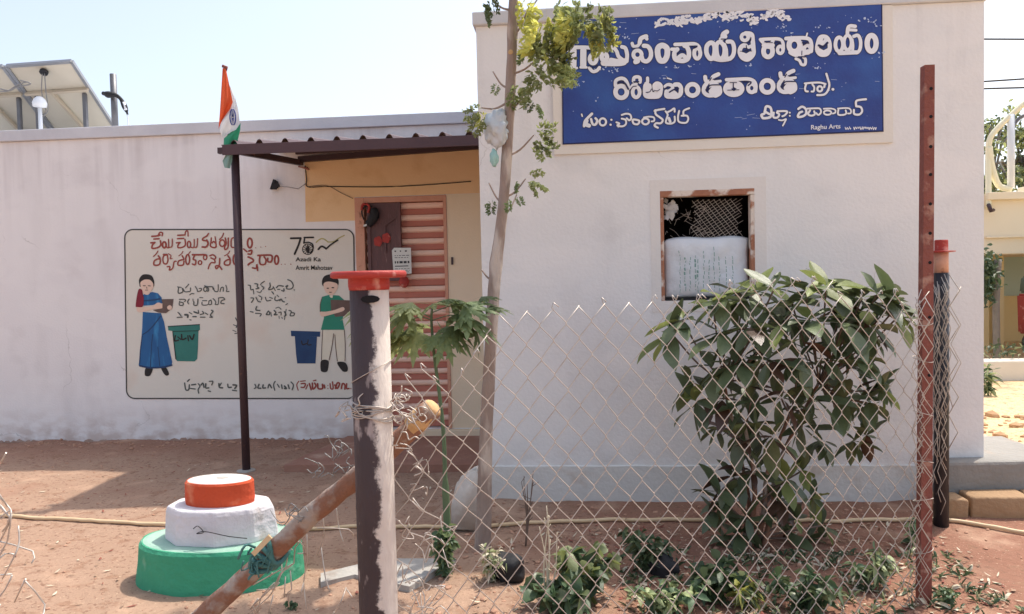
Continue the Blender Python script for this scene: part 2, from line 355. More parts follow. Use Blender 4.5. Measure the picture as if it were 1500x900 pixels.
def wall_holes(name, x0, x1, z0, z1, yf, thick, holes, m, parent, step=.5):
    """front wall sheet with real openings (x0,x1,z0,z1 each) and their reveals"""
    bm = bmesh.new()
    X = sorted({x0, x1}|{v for h in holes for v in h[:2]}); Z = sorted({z0, z1}|{v for h in holes for v in h[2:4]})
    inh = lambda a, b: any(h[0]-1e-6 <= a and a < h[1]-1e-6 and h[2]-1e-6 <= b and b < h[3]-1e-6 for h in holes)
    for i in range(len(X)-1):
        for j in range(len(Z)-1):
            if inh(X[i], Z[j]): continue
            for y, fl in ((yf, 0), (yf+thick, 1)):
                v = [bm.verts.new(p) for p in ((X[i], y, Z[j]), (X[i+1], y, Z[j]), (X[i+1], y, Z[j+1]), (X[i], y, Z[j+1]))]
                bm.faces.new(v[::-1] if fl else v)
    rects = [(x0, x1, z0, z1)]+[h[:4] for h in holes]
    for a, b, c, d in rects:
        for p, q in (((a, c), (b, c)), ((b, c), (b, d)), ((b, d), (a, d)), ((a, d), (a, c))):
            bm.faces.new([bm.verts.new(t) for t in ((p[0], yf, p[1]), (q[0], yf, q[1]), (q[0], yf+thick, q[1]), (p[0], yf+thick, p[1]))])
    bmesh.ops.remove_doubles(bm, verts=bm.verts, dist=1e-5)
    return obj(name, bm, m, parent)

# ================================================================== long low building
low = empty('office_building', (-4, YL, 0), label='long low whitewashed building with the painted wall mural and slatted door', cat='building')
zt = 2.95
dx0, dx1, dz0, dz1 = -1.955, -1.115, .115, 2.225       # door opening with frame
wall_holes('wall', -14, -.585, -.2, zt-.10, YL, .2, [(dx0, dx1, dz0, dz1)], M['plaster'], low)
bm = bmesh.new(); box(bm, -14, -.585, YL-.03, YL+3.6, zt-.098, zt+.005, bevel=.006); obj('roof', bm, M['cap'], low)
bm = bmesh.new(); box(bm, -14, -.585, YL+3.4, YL+3.6, -.2, zt-.1); box(bm, -14, -13.8, YL+.2, YL+3.4, -.2, zt-.1)
obj('wall', bm, M['plaster'], low)
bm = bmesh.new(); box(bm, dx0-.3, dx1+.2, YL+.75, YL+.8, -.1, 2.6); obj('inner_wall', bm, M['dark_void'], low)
# peach colour of the porch bay (thin sheet, with an uneven left edge)
bm = bmesh.new()
A = atY(447, 300, YL); xo = A.x
prof = [(xo+.004, 2.75), (xo, 2.2), (xo+.02, 2.05)]
def paint_poly(name, pts, m, parent, y):
    return raw(name, [(p[0], y, p[1]) for p in pts], [tuple(range(len(pts)))], m, parent)
paint_poly('porch_colour', [(xo, 2.02), (dx0-.002, 2.02), (dx0-.002, 2.23), (-.586, 2.23), (-.586, atY(689, 214, YL).z), (xo+.01, atY(447, 236, YL).z)], M['orange'], low, YL-.002)
paint_poly('porch_colour', [(dx1+.002, .12), (-.586, .12), (-.586, 2.228), (dx1+.002, 2.228)], M['beige'], low, YL-.002)
# masonry sill below the door and the low step in front
bm = bmesh.new(); box(bm, dx0-.06, -.587, YL-.045, YL+.19, -.1, .11, bevel=.008); obj('door_sill', bm, M['beige'], low)
# peeling rough render along the foot of the wall
bm = bmesh.new(); r_ = random.Random(3)
x = -9.0
while x < dx0-.1:
    w = r_.uniform(.03, .16); h = .012+.06*max(0, noise.noise(Vector((x*2.3, 0, 1))))+r_.uniform(0, .018)
    k = 7; prism(bm, [(x+w*i/(k-1), YL-.002, -.02) for i in range(k)][::-1]+[(x+w*i/(k-1)+r_.uniform(-.004, .004), YL-.002, (h*sin(pi*(i+.4)/k)+r_.uniform(-.006, .006))) for i in range(k)], .006+r_.uniform(0, .01)); x += w*r_.uniform(.5, 1.1)
obj('flaking_render', bm, mat('flaking render', '9a7462', .95, 'b9a496', 7, .5, .6, 40), low)

# ---- door: frame, alternate slats, wooden leaf standing ajar
fr = .085
bm = bmesh.new()
box(bm, dx0, dx0+fr, YL-.012, YL+.09, dz0, dz1, bevel=.004); box(bm, dx1-.03, dx1, YL-.012, YL+.09, dz0, dz1, bevel=.004)
box(bm, dx0+fr, dx1-.03, YL-.01, YL+.09, dz1-.05, dz1, bevel=.004)
df = obj('door_frame', bm, M['wood_frame'], low)
door = empty('slatted_door', (-1.5, YL+.07, dz0), label='salmon and red slatted door at the back of the porch', cat='door')
n = 19; zz0, zz1 = dz0+.005, dz1-.055; ph = (zz1-zz0)/n
xs0 = dx0+fr+.002; xs1 = dx1-.032
def slat_mesh(kind):
    bm = bmesh.new(); w = xs1-xs0
    if kind: # proud rounded rib
        pr = [(0, 0), (-.022, .012), (-.028, ph*.28), (-.022, ph*.5-.004), (0, ph*.5)]
    else: pr = [(0, 0), (-.006, .006), (-.003, ph*.5-.006), (0, ph*.5)]
    a = [bm.verts.new((0, y, z)) for y, z in pr]; b = [bm.verts.new((w, y, z)) for y, z in pr]
    for i in range(len(pr)-1): bm.faces.new((a[i], b[i], b[i+1], a[i+1]))
    bm.faces.new(a); bm.faces.new(b[::-1]); bm.faces.new((a[0], a[-1], b[-1], b[0]))
    me = bpy.data.meshes.new('slat'); bmesh.ops.recalc_face_normals(bm, faces=bm.faces); bm.to_mesh(me); bm.free(); return me
mA, mB = slat_mesh(1), slat_mesh(0); mA.materials.append(M['slat_a']); mB.materials.append(M['slat_b'])
for i in range(n):
    for me, dz in ((mB, 0), (mA, ph*.5)):
        o = bpy.data.objects.new('slat', me); COL.objects.link(o); o.parent = door
        o.location = Vector((xs0, YL+.075, zz0+i*ph+dz))-Vector(door.location)
        o.rotation_euler = (R.uniform(-.03, .03), R.uniform(-.003, .003), 0)
bm = bmesh.new(); box(bm, xs0, xs1, YL+.078, YL+.09, zz0, zz1+.004); obj('back_board', bm, M['slat_b'], door)
# leaf ajar at the left of the opening
wl0 = atY(537, 300, YL).x; wl1 = atY(586, 300, YL).x; wz0 = .95
bm = bmesh.new(); lz0 = atY(560, 412, YL).z; lz1 = dz1-.052
leafd = empty('wooden_door_leaf', (wl0, YL+.02, lz0), label='dark maroon panelled wooden door leaf behind the notice', cat='door leaf')
box(bm, wl0, wl1, YL+.005, YL+.035, lz0, lz1, bevel=.003); obj('panel', bm, M['door_wood'], leafd)
bm = bmesh.new()
for a, b, c, d in ((wl0, wl0+.03, lz0, lz1), (wl1-.04, wl1, lz0, lz1)): box(bm, a, b, YL-.008, YL+.004, c, d, bevel=.002)
obj('stile', bm, M['door_wood'], leafd)
bm = bmesh.new(); cx = (wl0+wl1)/2+.03
bar(bm, (cx-.02, YL-.004, lz1-.20), (cx+.09, YL-.004, lz1-.13), .014, .02); bar(bm, (cx-.02, YL-.003, lz1-.20), (cx-.02, YL-.003, lz1-.45), .014, .014)
box(bm, cx+.035, cx+.1, YL-.006, YL+.003, lz1-.5, lz1-.2, bevel=.002); obj('moulding', bm, M['door_wood'], leafd)
# two red paper hearts on the leaf
def blobpoly(cx, cz, rx, rz, y, k=14, seed=0, wob=.25):
    return [(cx+rx*cos(2*pi*i/k)*(1+wob*noise.noise(Vector((cos(2*pi*i/k)*1.5, sin(2*pi*i/k)*1.5, seed*7.1)))), y,
             cz+rz*sin(2*pi*i/k)*(1+wob*noise.noise(Vector((cos(2*pi*i/k)*1.5, sin(2*pi*i/k)*1.5, seed*7.1+3)))) ) for i in range(k)]
for px, py, lab in ((554, 354, 'round red paper flower on the dark door leaf, the lower one'), (566, 349, 'oval red paper flower on the dark door leaf, the right-hand one')):
    p = atY(px, py, YL-.01); bm = bmesh.new()
    for a in range(5):
        q = 2*pi*a/5; prism(bm, blobpoly(p.x+.018*cos(q), p.z+.02*sin(q), .024, .028, YL-.009-.0015*a, 10, a), .0012)
    lathe(bm, (0, 0, 0), [(.001, 0), (.001, .0001)], 3)
    tag(obj('paper_flower', bm, M['red_paint']), lab, 'paper flower', 'red paper flowers on the door')
# black bag and red ribbon hanging at the frame
bagt = empty('hanging_cloth_bag', atY(540, 300, YL-.03), label='small black cloth bag with a white tag hanging from the door frame', cat='bag')
P = lambda x, y: atY(x, y, YL-.035)
bm = bmesh.new(); tube(bm, spline([P(547, 305), P(549, 314), P(544, 324), P(538, 330)]), [.018, .03, .034, .036, .038, .04, .042, .044, .044, .042, .04, .036, .036, .036, .03, .02][:len(spline([P(547, 305), P(549, 314), P(544, 324), P(538, 330)]))], 10)
obj('bag_body', bm, M['cloth_black'], bagt, True)
bm = bmesh.new(); tube(bm, spline([P(533, 322), P(530, 310), P(536, 302), P(545, 303)]), .007, 6); obj('strap', bm, M['cloth_black'], bagt)
bm = bmesh.new(); c = P(537, 331); prism(bm, [(c.x-.016, YL-.083, c.z-.012), (c.x+.014, YL-.083, c.z-.006), (c.x+.016, YL-.083, c.z+.014), (c.x-.012, YL-.083, c.z+.006)], .003); obj('bag_label', bm, M['paper'], bagt)
bm = bmesh.new(); tube(bm, spline([P(530, 308), P(531, 301), P(536, 299), P(541, 303), P(539, 312)]), .012, 8); tag(obj('red_ribbon', bm, M['red_paint']), 'red ribbon loop tied at the top left corner of the door frame', 'ribbon')
p = atY(592, 413, YL-.03); bm = bmesh.new(); lathe(bm, p, [(.012, -.055), (.04, -.03), (.048, 0), (.036, .035), (.01, .055)], 14, wob=.3); tag(obj('red_pouch', bm, M['red_paint'], smooth=True), 'small red pouch hanging below the notice on the slatted door', 'pouch')
# gate notice sheet: printed paper pinned to the door
a, b = atY(574, 364, YL-.02), atY(603, 401, YL-.02)
nt_ = empty('notice_sheet', ((a.x+b.x)/2, YL-.02, b.z), label='white printed notice sheet pinned where the dark door leaf meets the slats', cat='notice')
bm = bmesh.new(); prism(bm, [(a.x+.01, YL-.02, b.z), (b.x, YL-.02, b.z), (b.x, YL-.02, a.z), (a.x+.02, YL-.02, a.z+.004), (a.x, YL-.02, a.z-.02)], .003); obj('sheet', bm, M['paper'], nt_)
bm = bmesh.new(); w = b.x-a.x; hh = a.z-b.z; rr = random.Random(4)
for f, t in ((.12, .012), (.29, .005), (.37, .005), (.55, .02), (.70, .008), (.80, .004), (.87, .004), (.93, .004)):
    x = a.x+w*.14
    while x < b.x-w*.12:
        l = w*rr.uniform(.05, .18) if f != .70 else w*.7
        box(bm, x, min(x+l, b.x-w*.1), YL-.0245, YL-.0235, a.z-hh*f-t/2, a.z-hh*f+t/2); x += l+w*(.05 if f != .12 else .2)
obj('print', bm, M['ink'], nt_)

# porch step slab
s0, s1 = atG(434, 697), atG(700, 690)
bm = bmesh.new()
v = [(-2.26, 5.52), (-.56, 5.52), (-.56, YL-.046), (-2.08, YL-.02)]
st = raw('porch_step', [(x, y, z) for z in (-.1, .055) for x, y in v], [(3, 2, 1, 0), (4, 5, 6, 7), (0, 1, 5, 4), (1, 2, 6, 5), (2, 3, 7, 6), (3, 0, 4, 7)], mat('red soil covered step', 'a9816e', .95, '95695a', 3, .6, .4, 30, third=('bfa08c', 5, .55, .2)))
tag(st, 'low dusty reddish step slab in front of the slatted door', 'step'); bm.free()

# ================================================================== taller block
blk = empty('office_block', (.9, YB, 0), label='taller whitewashed office block carrying the blue signboard', cat='building')
bx0, bx1, bz = -.575, 2.478, 3.12
W0, W1 = atY(976, 441, YB), atY(1106, 276, YB)
wx0, wx1, wz0, wz1 = W0.x-.03, W1.x-.005, W0.z, W1.z
wall_holes('wall', bx0, bx1, -.2, bz-.07, YB, .15, [(wx0, wx1, wz0, wz1)], M['plaster_block'], blk)
bm = bmesh.new()
box(bm, bx0, bx0+.15, YB+.15, YB+4, -.2, bz-.07); box(bm, bx1-.15, bx1, YB+.15, YB+4, -.2, bz-.07); box(bm, bx0+.15, bx1-.15, YB+3.85, YB+4, -.2, bz-.07)
obj('wall', bm, M['plaster_block'], blk)
bm = bmesh.new(); box(bm, bx0-.02, bx1+.02, YB-.025, YB+4.02, bz-.068, bz+.015, bevel=.008); obj('roof', bm, M['cap'], blk)
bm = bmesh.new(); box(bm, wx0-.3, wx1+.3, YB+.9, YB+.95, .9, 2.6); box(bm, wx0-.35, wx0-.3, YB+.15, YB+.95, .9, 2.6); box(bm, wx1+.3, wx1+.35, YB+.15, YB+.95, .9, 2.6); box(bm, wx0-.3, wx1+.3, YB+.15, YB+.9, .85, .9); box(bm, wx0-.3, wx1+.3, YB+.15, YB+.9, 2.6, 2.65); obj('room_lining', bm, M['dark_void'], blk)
# plinth course, uneven
bm = bmesh.new(); N_ = 80
for i in range(N_+1):
    x = bx0-.012+(bx1-bx0+.012)*i/N_
    for y, z in ((YB+.01, .262+.006*noise.noise(Vector((x*4, 1, 1)))), (YB-.012, .256+.006*noise.noise(Vector((x*4, 1, 1)))), (YB-.012+.002*noise.noise(Vector((x*6, 5, 1))), .12), (YB-.012, .0+.02*noise.noise(Vector((x*5, 3, 2)))), (YB+.01, -.05)):
        bm.verts.new((x, y, z))
bm.verts.ensure_lookup_table()
for i in range(N_):
    for k in range(4): bm.faces.new([bm.verts[j] for j in (i*5+k, i*5+k+1, (i+1)*5+k+1, (i+1)*5+k)])
obj('plinth', bm, M['plinth'], blk)
# cream plaster border round the window
bm = bmesh.new(); t = .004
ox0, ox1, oz0, oz1 = wx0-.06, wx1+.07, wz0-.07, wz1+.07
for a, b, c, d in ((ox0, wx0, oz0, oz1), (wx1, ox1, oz0, oz1), (wx0, wx1, wz1, oz1), (wx0, wx1, oz0, wz0)): box(bm, a, b, YB-t, YB+.002, c, d)
obj('window_border', bm, mat('pale plaster band', 'e6e2de', .9, 'dfdad6', 3, .7, .12, 50), blk)
# window
win = empty('window', ((wx0+wx1)/2, YB, wz0), label='small window in a peeling rust frame, its lower half filled by a white sack', cat='window')
fwd = mat('peeling rust brown window frame', 'b07a5e', .8, '95614a', 14, .6, .3, 50, third=('ddd0c4', 9, .5, .08))
bm = bmesh.new()
box(bm, wx0, wx0+.022, YB-.004, YB+.06, wz0, wz1-.038, bevel=.003); box(bm, wx1-.024, wx1, YB-.004, YB+.06, wz0, wz1-.038, bevel=.003); box(bm, wx0, wx1, YB-.006, YB+.06, wz1-.037, wz1, bevel=.003)
obj('frame', bm, fwd, win)
bm = bmesh.new(); box(bm, wx0+.03, wx1-.03, YB+.0, YB+.06, wz0, wz0+.012); obj('sill', bm, M['cloth_black'], win)
# torn wire net inside the opening
bm = bmesh.new(); nx0, nx1, nz0, nz1 = wx0+.22, wx1-.045, wz1-.29, wz1-.05
s = .034; k = -14
def clipseg(x0, z0, x1, z1, X0, X1, Z0, Z1):
    t0, t1 = 0., 1.; dx, dz = x1-x0, z1-z0
    for p, q in ((-dx, x0-X0), (dx, X1-x0), (-dz, z0-Z0), (dz, Z1-z0)):
        if abs(p) < 1e-9:
            if q < 0: return None
        else:
            r = q/p
            if p < 0: t0 = max(t0, r)
            else: t1 = min(t1, r)
    return (x0+dx*t0, z0+dz*t0, x0+dx*t1, z0+dz*t1) if t0 < t1 else None
for k in range(-16, 30):
    for sx in (1.7, -.75):
        c = clipseg(nx0+k*s-1*sx*.5, nz0-.5, nx0+k*s+1*sx*.5, nz0+.5, nx0+R.uniform(-.02, .03), nx1-R.uniform(0, .05), nz0, nz1)
        if c: bar(bm, (c[0], YB+.10, c[1]), (c[2], YB+.10, c[3]), .0021)
obj('wire_net', bm, M['wire'], win)
bm = bmesh.new()
for i in range(26):
    a = Vector((wx0+.05+R.random()*.3, YB+.12, wz1-.05-R.random()*.26)); d = Vector((R.uniform(-.06, .1), R.uniform(0, .02), R.uniform(-.08, .08)))
    tube(bm, spline([a, a+d*.5+Vector((0, 0, R.uniform(-.02, .02))), a+d]), .0013, 4)
obj('loose_wire', bm, M['wire'], win)
# pale crumpled scrap in the upper left of the window
bm = bmesh.new(); rr = random.Random(9)
for i in range(26):
    c = Vector((wx0+.07+rr.uniform(-.035, .045), YB+.07+rr.uniform(-.01, .02), wz1-.11+rr.uniform(-.06, .06))); u = Vector((rr.uniform(-1, 1), rr.uniform(-.4, .4), rr.uniform(-1, 1))).normalized()*.022; v = u.cross(Vector((.2, 1, .1))).normalized()*.016
    bm.faces.new([bm.verts.new(q) for q in (c-u, c+v, c+u, c-v)])
tag(obj('crumpled_scrap', bm, M['flag_white']), 'pale crumpled scrap caught in the upper left of the window', 'scrap')
# the sack
bm = bmesh.new(); S0, S1 = Vector((wx0+.024, 0, wz0+.014)), Vector((wx1-.026, 0, atY(1040, 346, YB).z)); GX, GZ = 26, 24
for s_ in (0, 1):
    for j in range(GZ+1):
        for i in range(GX+1):
            u, v = i/GX, j/GZ
            top = S1.z-.018*abs(2*u-1)**3+.006*sin(u*9)
            x = S0.x+(S1.x-S0.x)*u; z = S0.z+(top-S0.z)*v
            e = (1-abs(2*u-1)**4)*(1-abs(2*v-1)**5)
            y = YB+.062-(.036 if s_ == 0 else -.03)*e**.7-(.014*noise.noise(Vector((u*7, v*2.5, s_*4)))+.007*noise.noise(Vector((u*18+v*6, v*7, s_*4))))*e
            bm.verts.new((x, y, z))
bm.verts.ensure_lookup_table()
for s_ in (0, 1):
    o_ = s_*(GX+1)*(GZ+1)
    for j in range(GZ):
        for i in range(GX):
            q = [o_+j*(GX+1)+i, o_+j*(GX+1)+i+1, o_+(j+1)*(GX+1)+i+1, o_+(j+1)*(GX+1)+i]
            bm.faces.new([bm.verts[t] for t in q])
bmesh.ops.remove_doubles(bm, verts=bm.verts, dist=.003)
sack = empty('sack', ((wx0+wx1)/2, YB+.07, wz0), label='white woven sack with streaky green print standing in the small window', cat='sack')
obj('sack_body', bm, M['pp_sack'], sack, True)
bm = bmesh.new(); rr = random.Random(12); 
for fx in (.18, .24, .30, .36, .39, .46, .52, .58, .64, .72, .80):
    z = S0.z+.02+rr.random()*.03; zt_ = S0.z+(S1.z-S0.z)*rr.uniform(.6, .82)
    while z < zt_:
        l = rr.uniform(.008, .03); x = S0.x+(S1.x-S0.x)*(fx+rr.uniform(-.006, .006)); w = rr.choice((.003, .004, .009 if fx in (.36, .24, .39) else .004))
        bar(bm, (x, YB+.0125, z), (x+rr.uniform(-.004, .004), YB+.0125, z+l), w, .0015, up=Vector((0, 1, 0))); z += l+rr.uniform(.004, .012)
obj('print', bm, M['sack_print'], sack)

# ================================================================== lettering helper
def strokes(name, crop, data, m, Y, parent, scale_w, zlift=.0004):
    """painted brush strokes on the plane y = Y. crop = (x0, y0, k): photo pixel = x0 + X*k"""
    if name in ('painted_sari_fold', 'painted_trouser_seam') and len(data) > 1: return [strokes(name, crop, [q_], m, Y-.0002*i, parent, scale_w) for i, q_ in enumerate(data)]
    bm = bmesh.new(); cnt = 0
    for item in data:
        w, closed, pts = item
        pp = []
        for tok in pts.split():
            X, Y_ = tok.split(','); pp.append(Vector((crop[0]+float(X)*crop[2], crop[1]+float(Y_)*crop[2], 0)))
        if len(pp) == 1: pp.append(pp[0]+Vector((.3, .1, 0)))
        q = spline(pp, closed, 5) if len(pp) > 2 and closed != 2 else pp
        hw = w*scale_w*.5; n = len(q); L = []; Rr = []
        for i in range(n):
            a = q[(i-1) % n] if closed else q[max(i-1, 0)]; b = q[(i+1) % n] if closed else q[min(i+1, n-1)]
            t = (b-a); t = t.normalized() if t.length > 1e-6 else Vector((1, 0, 0)); nn = Vector((-t.y, t.x, 0))
            L.append(q[i]+nn*hw); Rr.append(q[i]-nn*hw)
        def put(p, i): 
            v = atY(p.x, p.y, Y); return bm.verts.new((v.x, v.y-(cnt % 9)*zlift-i/n*zlift*.8, v.z))
        Lv = [put(p, i) for i, p in enumerate(L)]; Rv = [put(p, i) for i, p in enumerate(Rr)]
        for i in range(n if closed else n-1):
            j = (i+1) % n
            bm.faces.new((Lv[i], Rv[i], Rv[j], Lv[j]))
        if not closed:
            for idx, s_ in ((0, -1), (n-1, 1)):
                t = (q[1]-q[0]).normalized() if idx == 0 else (q[-1]-q[-2]).normalized()
                nn = Vector((-t.y, t.x, 0)); arc = [put(q[idx]+nn*(hw*cos(a))+t*(s_*hw*sin(a)), idx) for a in [pi*k/6 for k in range(1, 6)]]
                bm.faces.new([Lv[idx]]+arc+[Rv[idx]])
        cnt += 1
    for f in bm.faces:
        f.normal_update()
        if f.normal.y > 0: f.normal_flip()
    me = bpy.data.meshes.new(name); bm.to_mesh(me); bm.free()
    return link(name, me, parent, m)
def poly(name, crop, data, m, Y, parent, d=.0012):
    if name == 'painted_shoe' and len(data) > 1: return [poly(name, crop, [q_], m, Y, parent, d) for q_ in data]
    """flat painted shapes (closed outlines in crop pixels)"""
    bm = bmesh.new()
    for k, pts in enumerate(data):
        pp = []
        sm = pts.startswith('~'); pts = pts.lstrip('~')
        for tok in pts.split():
            X, Y_ = tok.split(','); pp.append(Vector((crop[0]+float(X)*crop[2], crop[1]+float(Y_)*crop[2], 0)))
        if sm: pp = spline(pp, True, 4)
        prism(bm, [atY(p.x, p.y, Y-.0002*k) for p in pp], d)
    return obj(name, bm, m, parent)
def latin(name, text, px0, py0, px1, capH, m, Y, parent, thick=.0008, slope=0.):
    """plain latin lettering: base line from px0,py0 fitted to end at px1; capH in photo pixels"""
    c = bpy.data.curves.new(name, 'FONT'); c.body = text; c.extrude = thick; c.offset = .012
    t = bpy.data.objects.new(name, c); COL.objects.link(t); bpy.context.view_layer.update()
    me = bpy.data.meshes.new_from_object(t); bpy.data.objects.remove(t)
    xs_ = [v.co.x for v in me.vertices]; w0, w1 = min(xs_), max(xs_)
    a = atY(px0, py0, Y); b = atY(px1, py0+slope*(px1-px0), Y); up = (atY(px0, py0-capH, Y)-a); dx = (b-a)/(w1-w0)
    for v in me.vertices:
        q = a+dx*(v.co.x-w0)+up*(v.co.y/.70); v.co = (q.x, Y-v.co.z-.001, q.z)
    return link(name, me, parent, m)

# ================================================================== signboard
sg = empty('signboard', atY(1060, 110, YB), label='big blue painted signboard with bold white Telugu lettering in a cream surround', cat='signboard')
YS = YB-.02
q = [atY(*p, YB-.01) for p in ((812, 227), (1308, 209), (1307, -12), (806, 8))]
bm = bmesh.new()
prism(bm, [(p.x, YB-.001, min(p.z, bz-.071)) for p in q], .013); obj('surround', bm, M['cream'], sg)
q = [atY(*p, YS) for p in ((824, 212), (1294.5, 193), (1292.5, 1.5), (822, 17))]
bm = bmesh.new(); prism(bm, [(p.x, YB-.0145, p.z) for p in q], .0045); obj('edge_line', bm, M['sign_edge'], sg)
cq = sum((Vector(p) for p in q), Vector())/4
bm = bmesh.new(); prism(bm, [(p.x+(.008 if p.x < cq.x else -.008), YB-.0182, p.z+(.008 if p.z < cq.z else -.009)) for p in q], .0015); obj('panel', bm, M['sign_blue'], sg)
YT = YB-.0212
A_ = (825, 40, .1); B_ = (960, 30, .10667); C_ = (1105, 25, .12667); D_ = (890, 95, .10667); E_ = (1040, 90, .12667); F_ = (840, 140, .12); G_ = (1100, 130, .13333)
O = lambda cx, cy, rx, ry: ' '.join('%d,%d' % (cx+rx*cos(a), cy+ry*sin(a)) for a in [2*pi*k/10 for k in range(10)])
T = {}
T['A'] = [(50, 0, '60,285 60,340'), (58, 0, '80,305 200,297 330,297 420,310 470,345 492,400 490,470'), (104, 0, '147,340 145,560'), (96, 0, '295,340 293,560'), (40, 0, '95,597 200,600'), (40, 0, '255,590 340,590'), (62, 1, O(438, 468, 50, 66)),
  (52, 0, '385,600 430,650 490,640 530,595'),
  (70, 1, O(602, 440, 38, 52)), (90, 0, '590,525 700,530 830,528 890,515'), (70, 0, '700,480 800,500 900,490'), (58, 0, '690,320 745,310 785,360 810,430 870,480'), (60, 0, '930,500 935,400 910,310 860,290'), (46, 0, '535,250 570,300 630,312 700,285'), (44, 0, '790,135 760,150 745,200'),
  (60, 1, O(1088, 405, 60, 62)), (76, 0, '1090,500 1060,510'), (66, 0, '1180,275 1240,285 1280,350 1280,440 1230,500 1170,490 1150,440'), (50, 0, '1010,238 1030,280 1090,275 1120,235'), (66, 0, '1120,230 1140,165 1215,135'), (52, 0, '1200,130 1225,175')]
T['B'] = [(82, 1, '93,345 35,385 35,480 60,545 93,558 130,545 160,480 158,385'), (52, 0, '270,332 400,328 540,325 600,370 612,440'), (56, 1, O(575, 455, 42, 72)), (50, 0, '225,398 300,398'), (66, 0, '300,400 262,450 270,530 330,555 400,555 450,520 460,440 435,370 400,350'), (60, 0, '310,520 370,480 420,520'),
  (66, 1, '755,310 705,360 705,460 755,530 800,500 815,400 800,330'), (60, 1, '890,300 840,340 850,480 895,530 940,480 945,370'), (60, 0, '990,295 1050,300 1078,370 1070,470 1020,530 960,520'), (44, 0, '950,330 975,400 980,490'), (70, 0, '800,520 900,540 1000,530'), (70, 0, '925,235 935,190 980,160'), (60, 0, '900,260 960,225'),
  (52, 1, O(1228, 232, 46, 46)), (64, 0, '1240,180 1320,195 1335,280 1345,380 1345,460 1300,520 1250,540 1190,510 1160,450 1165,390 1200,350 1240,350'), (90, 0, '1190,480 1250,500 1310,470'), (50, 0, '1330,350 1280,370')]
T['C'] = [(40, 0, '70,262 180,255 290,258 330,300 335,370'), (42, 1, O(300, 382, 32, 42)), (42, 0, '80,275 130,320 190,310 215,280'), (58, 1, O(158, 398, 52, 66)), (50, 0, '110,440 160,465 205,440'), (55, 0, '110,330 160,345 210,330'),
  (46, 0, '365,252 470,245 580,245 640,265 660,330 655,400'), (62, 1, O(462, 330, 62, 72)), (62, 0, '420,410 480,435 560,420 620,405'), (44, 1, O(612, 375, 36, 44)), (40, 0, '540,300 545,380 560,430'), (20, 0, '612,190 600,230'), (36, 0, '480,485 520,505 545,550 585,550 590,490 565,465'),
  (50, 1, '735,300 725,380 755,430 800,440 845,425 870,370 865,290 830,235 765,235'), (56, 0, '770,250 765,290 800,305 830,270'), (60, 0, '745,390 800,415 855,390'),
  (46, 1, O(980, 320, 44, 82)), (42, 1, O(1078, 300, 44, 84)), (42, 0, '1150,225 1200,215 1228,280 1222,370 1185,415 1140,400'), (34, 0, '1130,260 1140,330 1135,400'), (50, 0, '985,420 1080,415 1180,410'), (44, 0, '1075,200 1082,130 1110,105 1165,110'), (36, 0, '1095,150 1175,155'),
  (64, 1, O(1355, 308, 52, 92))]
T['D'] = [(66, 1, O(187, 375, 78, 82)), (52, 0, '110,290 115,220 180,188 240,205 275,270 285,330'), (40, 0, '130,450 190,465 250,440'), (50, 0, '355,225 365,180 410,168 445,185 445,240'), (54, 1, O(392, 378, 48, 72)), (34, 0, '310,320 350,275 400,265'),
  (46, 0, '548,185 548,240 530,290'), (66, 0, '520,290 515,370 530,430 620,440 700,430 725,370 725,290 680,262 645,290 655,340'), (70, 0, '570,290 590,400 640,410'), (70, 0, '690,300 670,350'), (60, 0, '560,420 690,400'), (56, 0, '530,260 540,330'),
  (50, 0, '790,300 830,275 880,285 890,330 840,365'), (64, 0, '810,370 810,430 870,440 950,438 1000,400 1005,320 975,275 925,275'), (60, 0, '850,420 900,380 940,410'), (20, 0, '820,185 875,205'),
  (64, 1, O(1166, 348, 78, 78)), (40, 0, '1090,400 1166,440 1240,400')]
dA = [(48, 0, '812,140 825,190 880,195'), (50, 0, '890,180 905,140 965,110'), (34, 0, '895,200 988,190'), (50, 0, '830,215 800,260 800,320 850,355 930,350'), (70, 0, '900,290 960,260 975,320 930,350'), (60, 0, '890,230 950,240'), (60, 0, '880,310 930,300'), (20, 0, '860,260 890,240')]
sh = lambda data, dx, dy: [(w, c, ' '.join('%g,%g' % (float(t.split(',')[0])+dx, float(t.split(',')[1])+dy) for t in p.split())) for w, c, p in data]
T['E'] = sh(dA, -868, 40)+dA+[(42, 0, '190,215 300,210 430,205 500,225 530,280 525,350'), (48, 1, O(482, 312, 42, 48)), (74, 1, O(275, 318, 88, 62)), (54, 0, '200,360 275,385 350,355'), (40, 0, '205,285 240,300 270,280'), (40, 0, '290,285 320,300 350,280'), (50, 0, '210,335 240,345'),(50, 0, '310,345 340,335'),
  (56, 1, O(662, 292, 68, 70)), (24, 0, '1095,258 1180,250 1270,248 1335,265'), (24, 0, '1110,270 1098,310 1105,345 1130,350'), (24, 0, '1185,270 1205,300 1200,345 1175,350'), (26, 1, O(1270, 320, 28, 30)), (26, 0, '1330,265 1320,300'), (26, 0, '1345,145 1365,210 1380,270 1365,335 1320,385 1240,392'), (34, 0, '1420,325')]
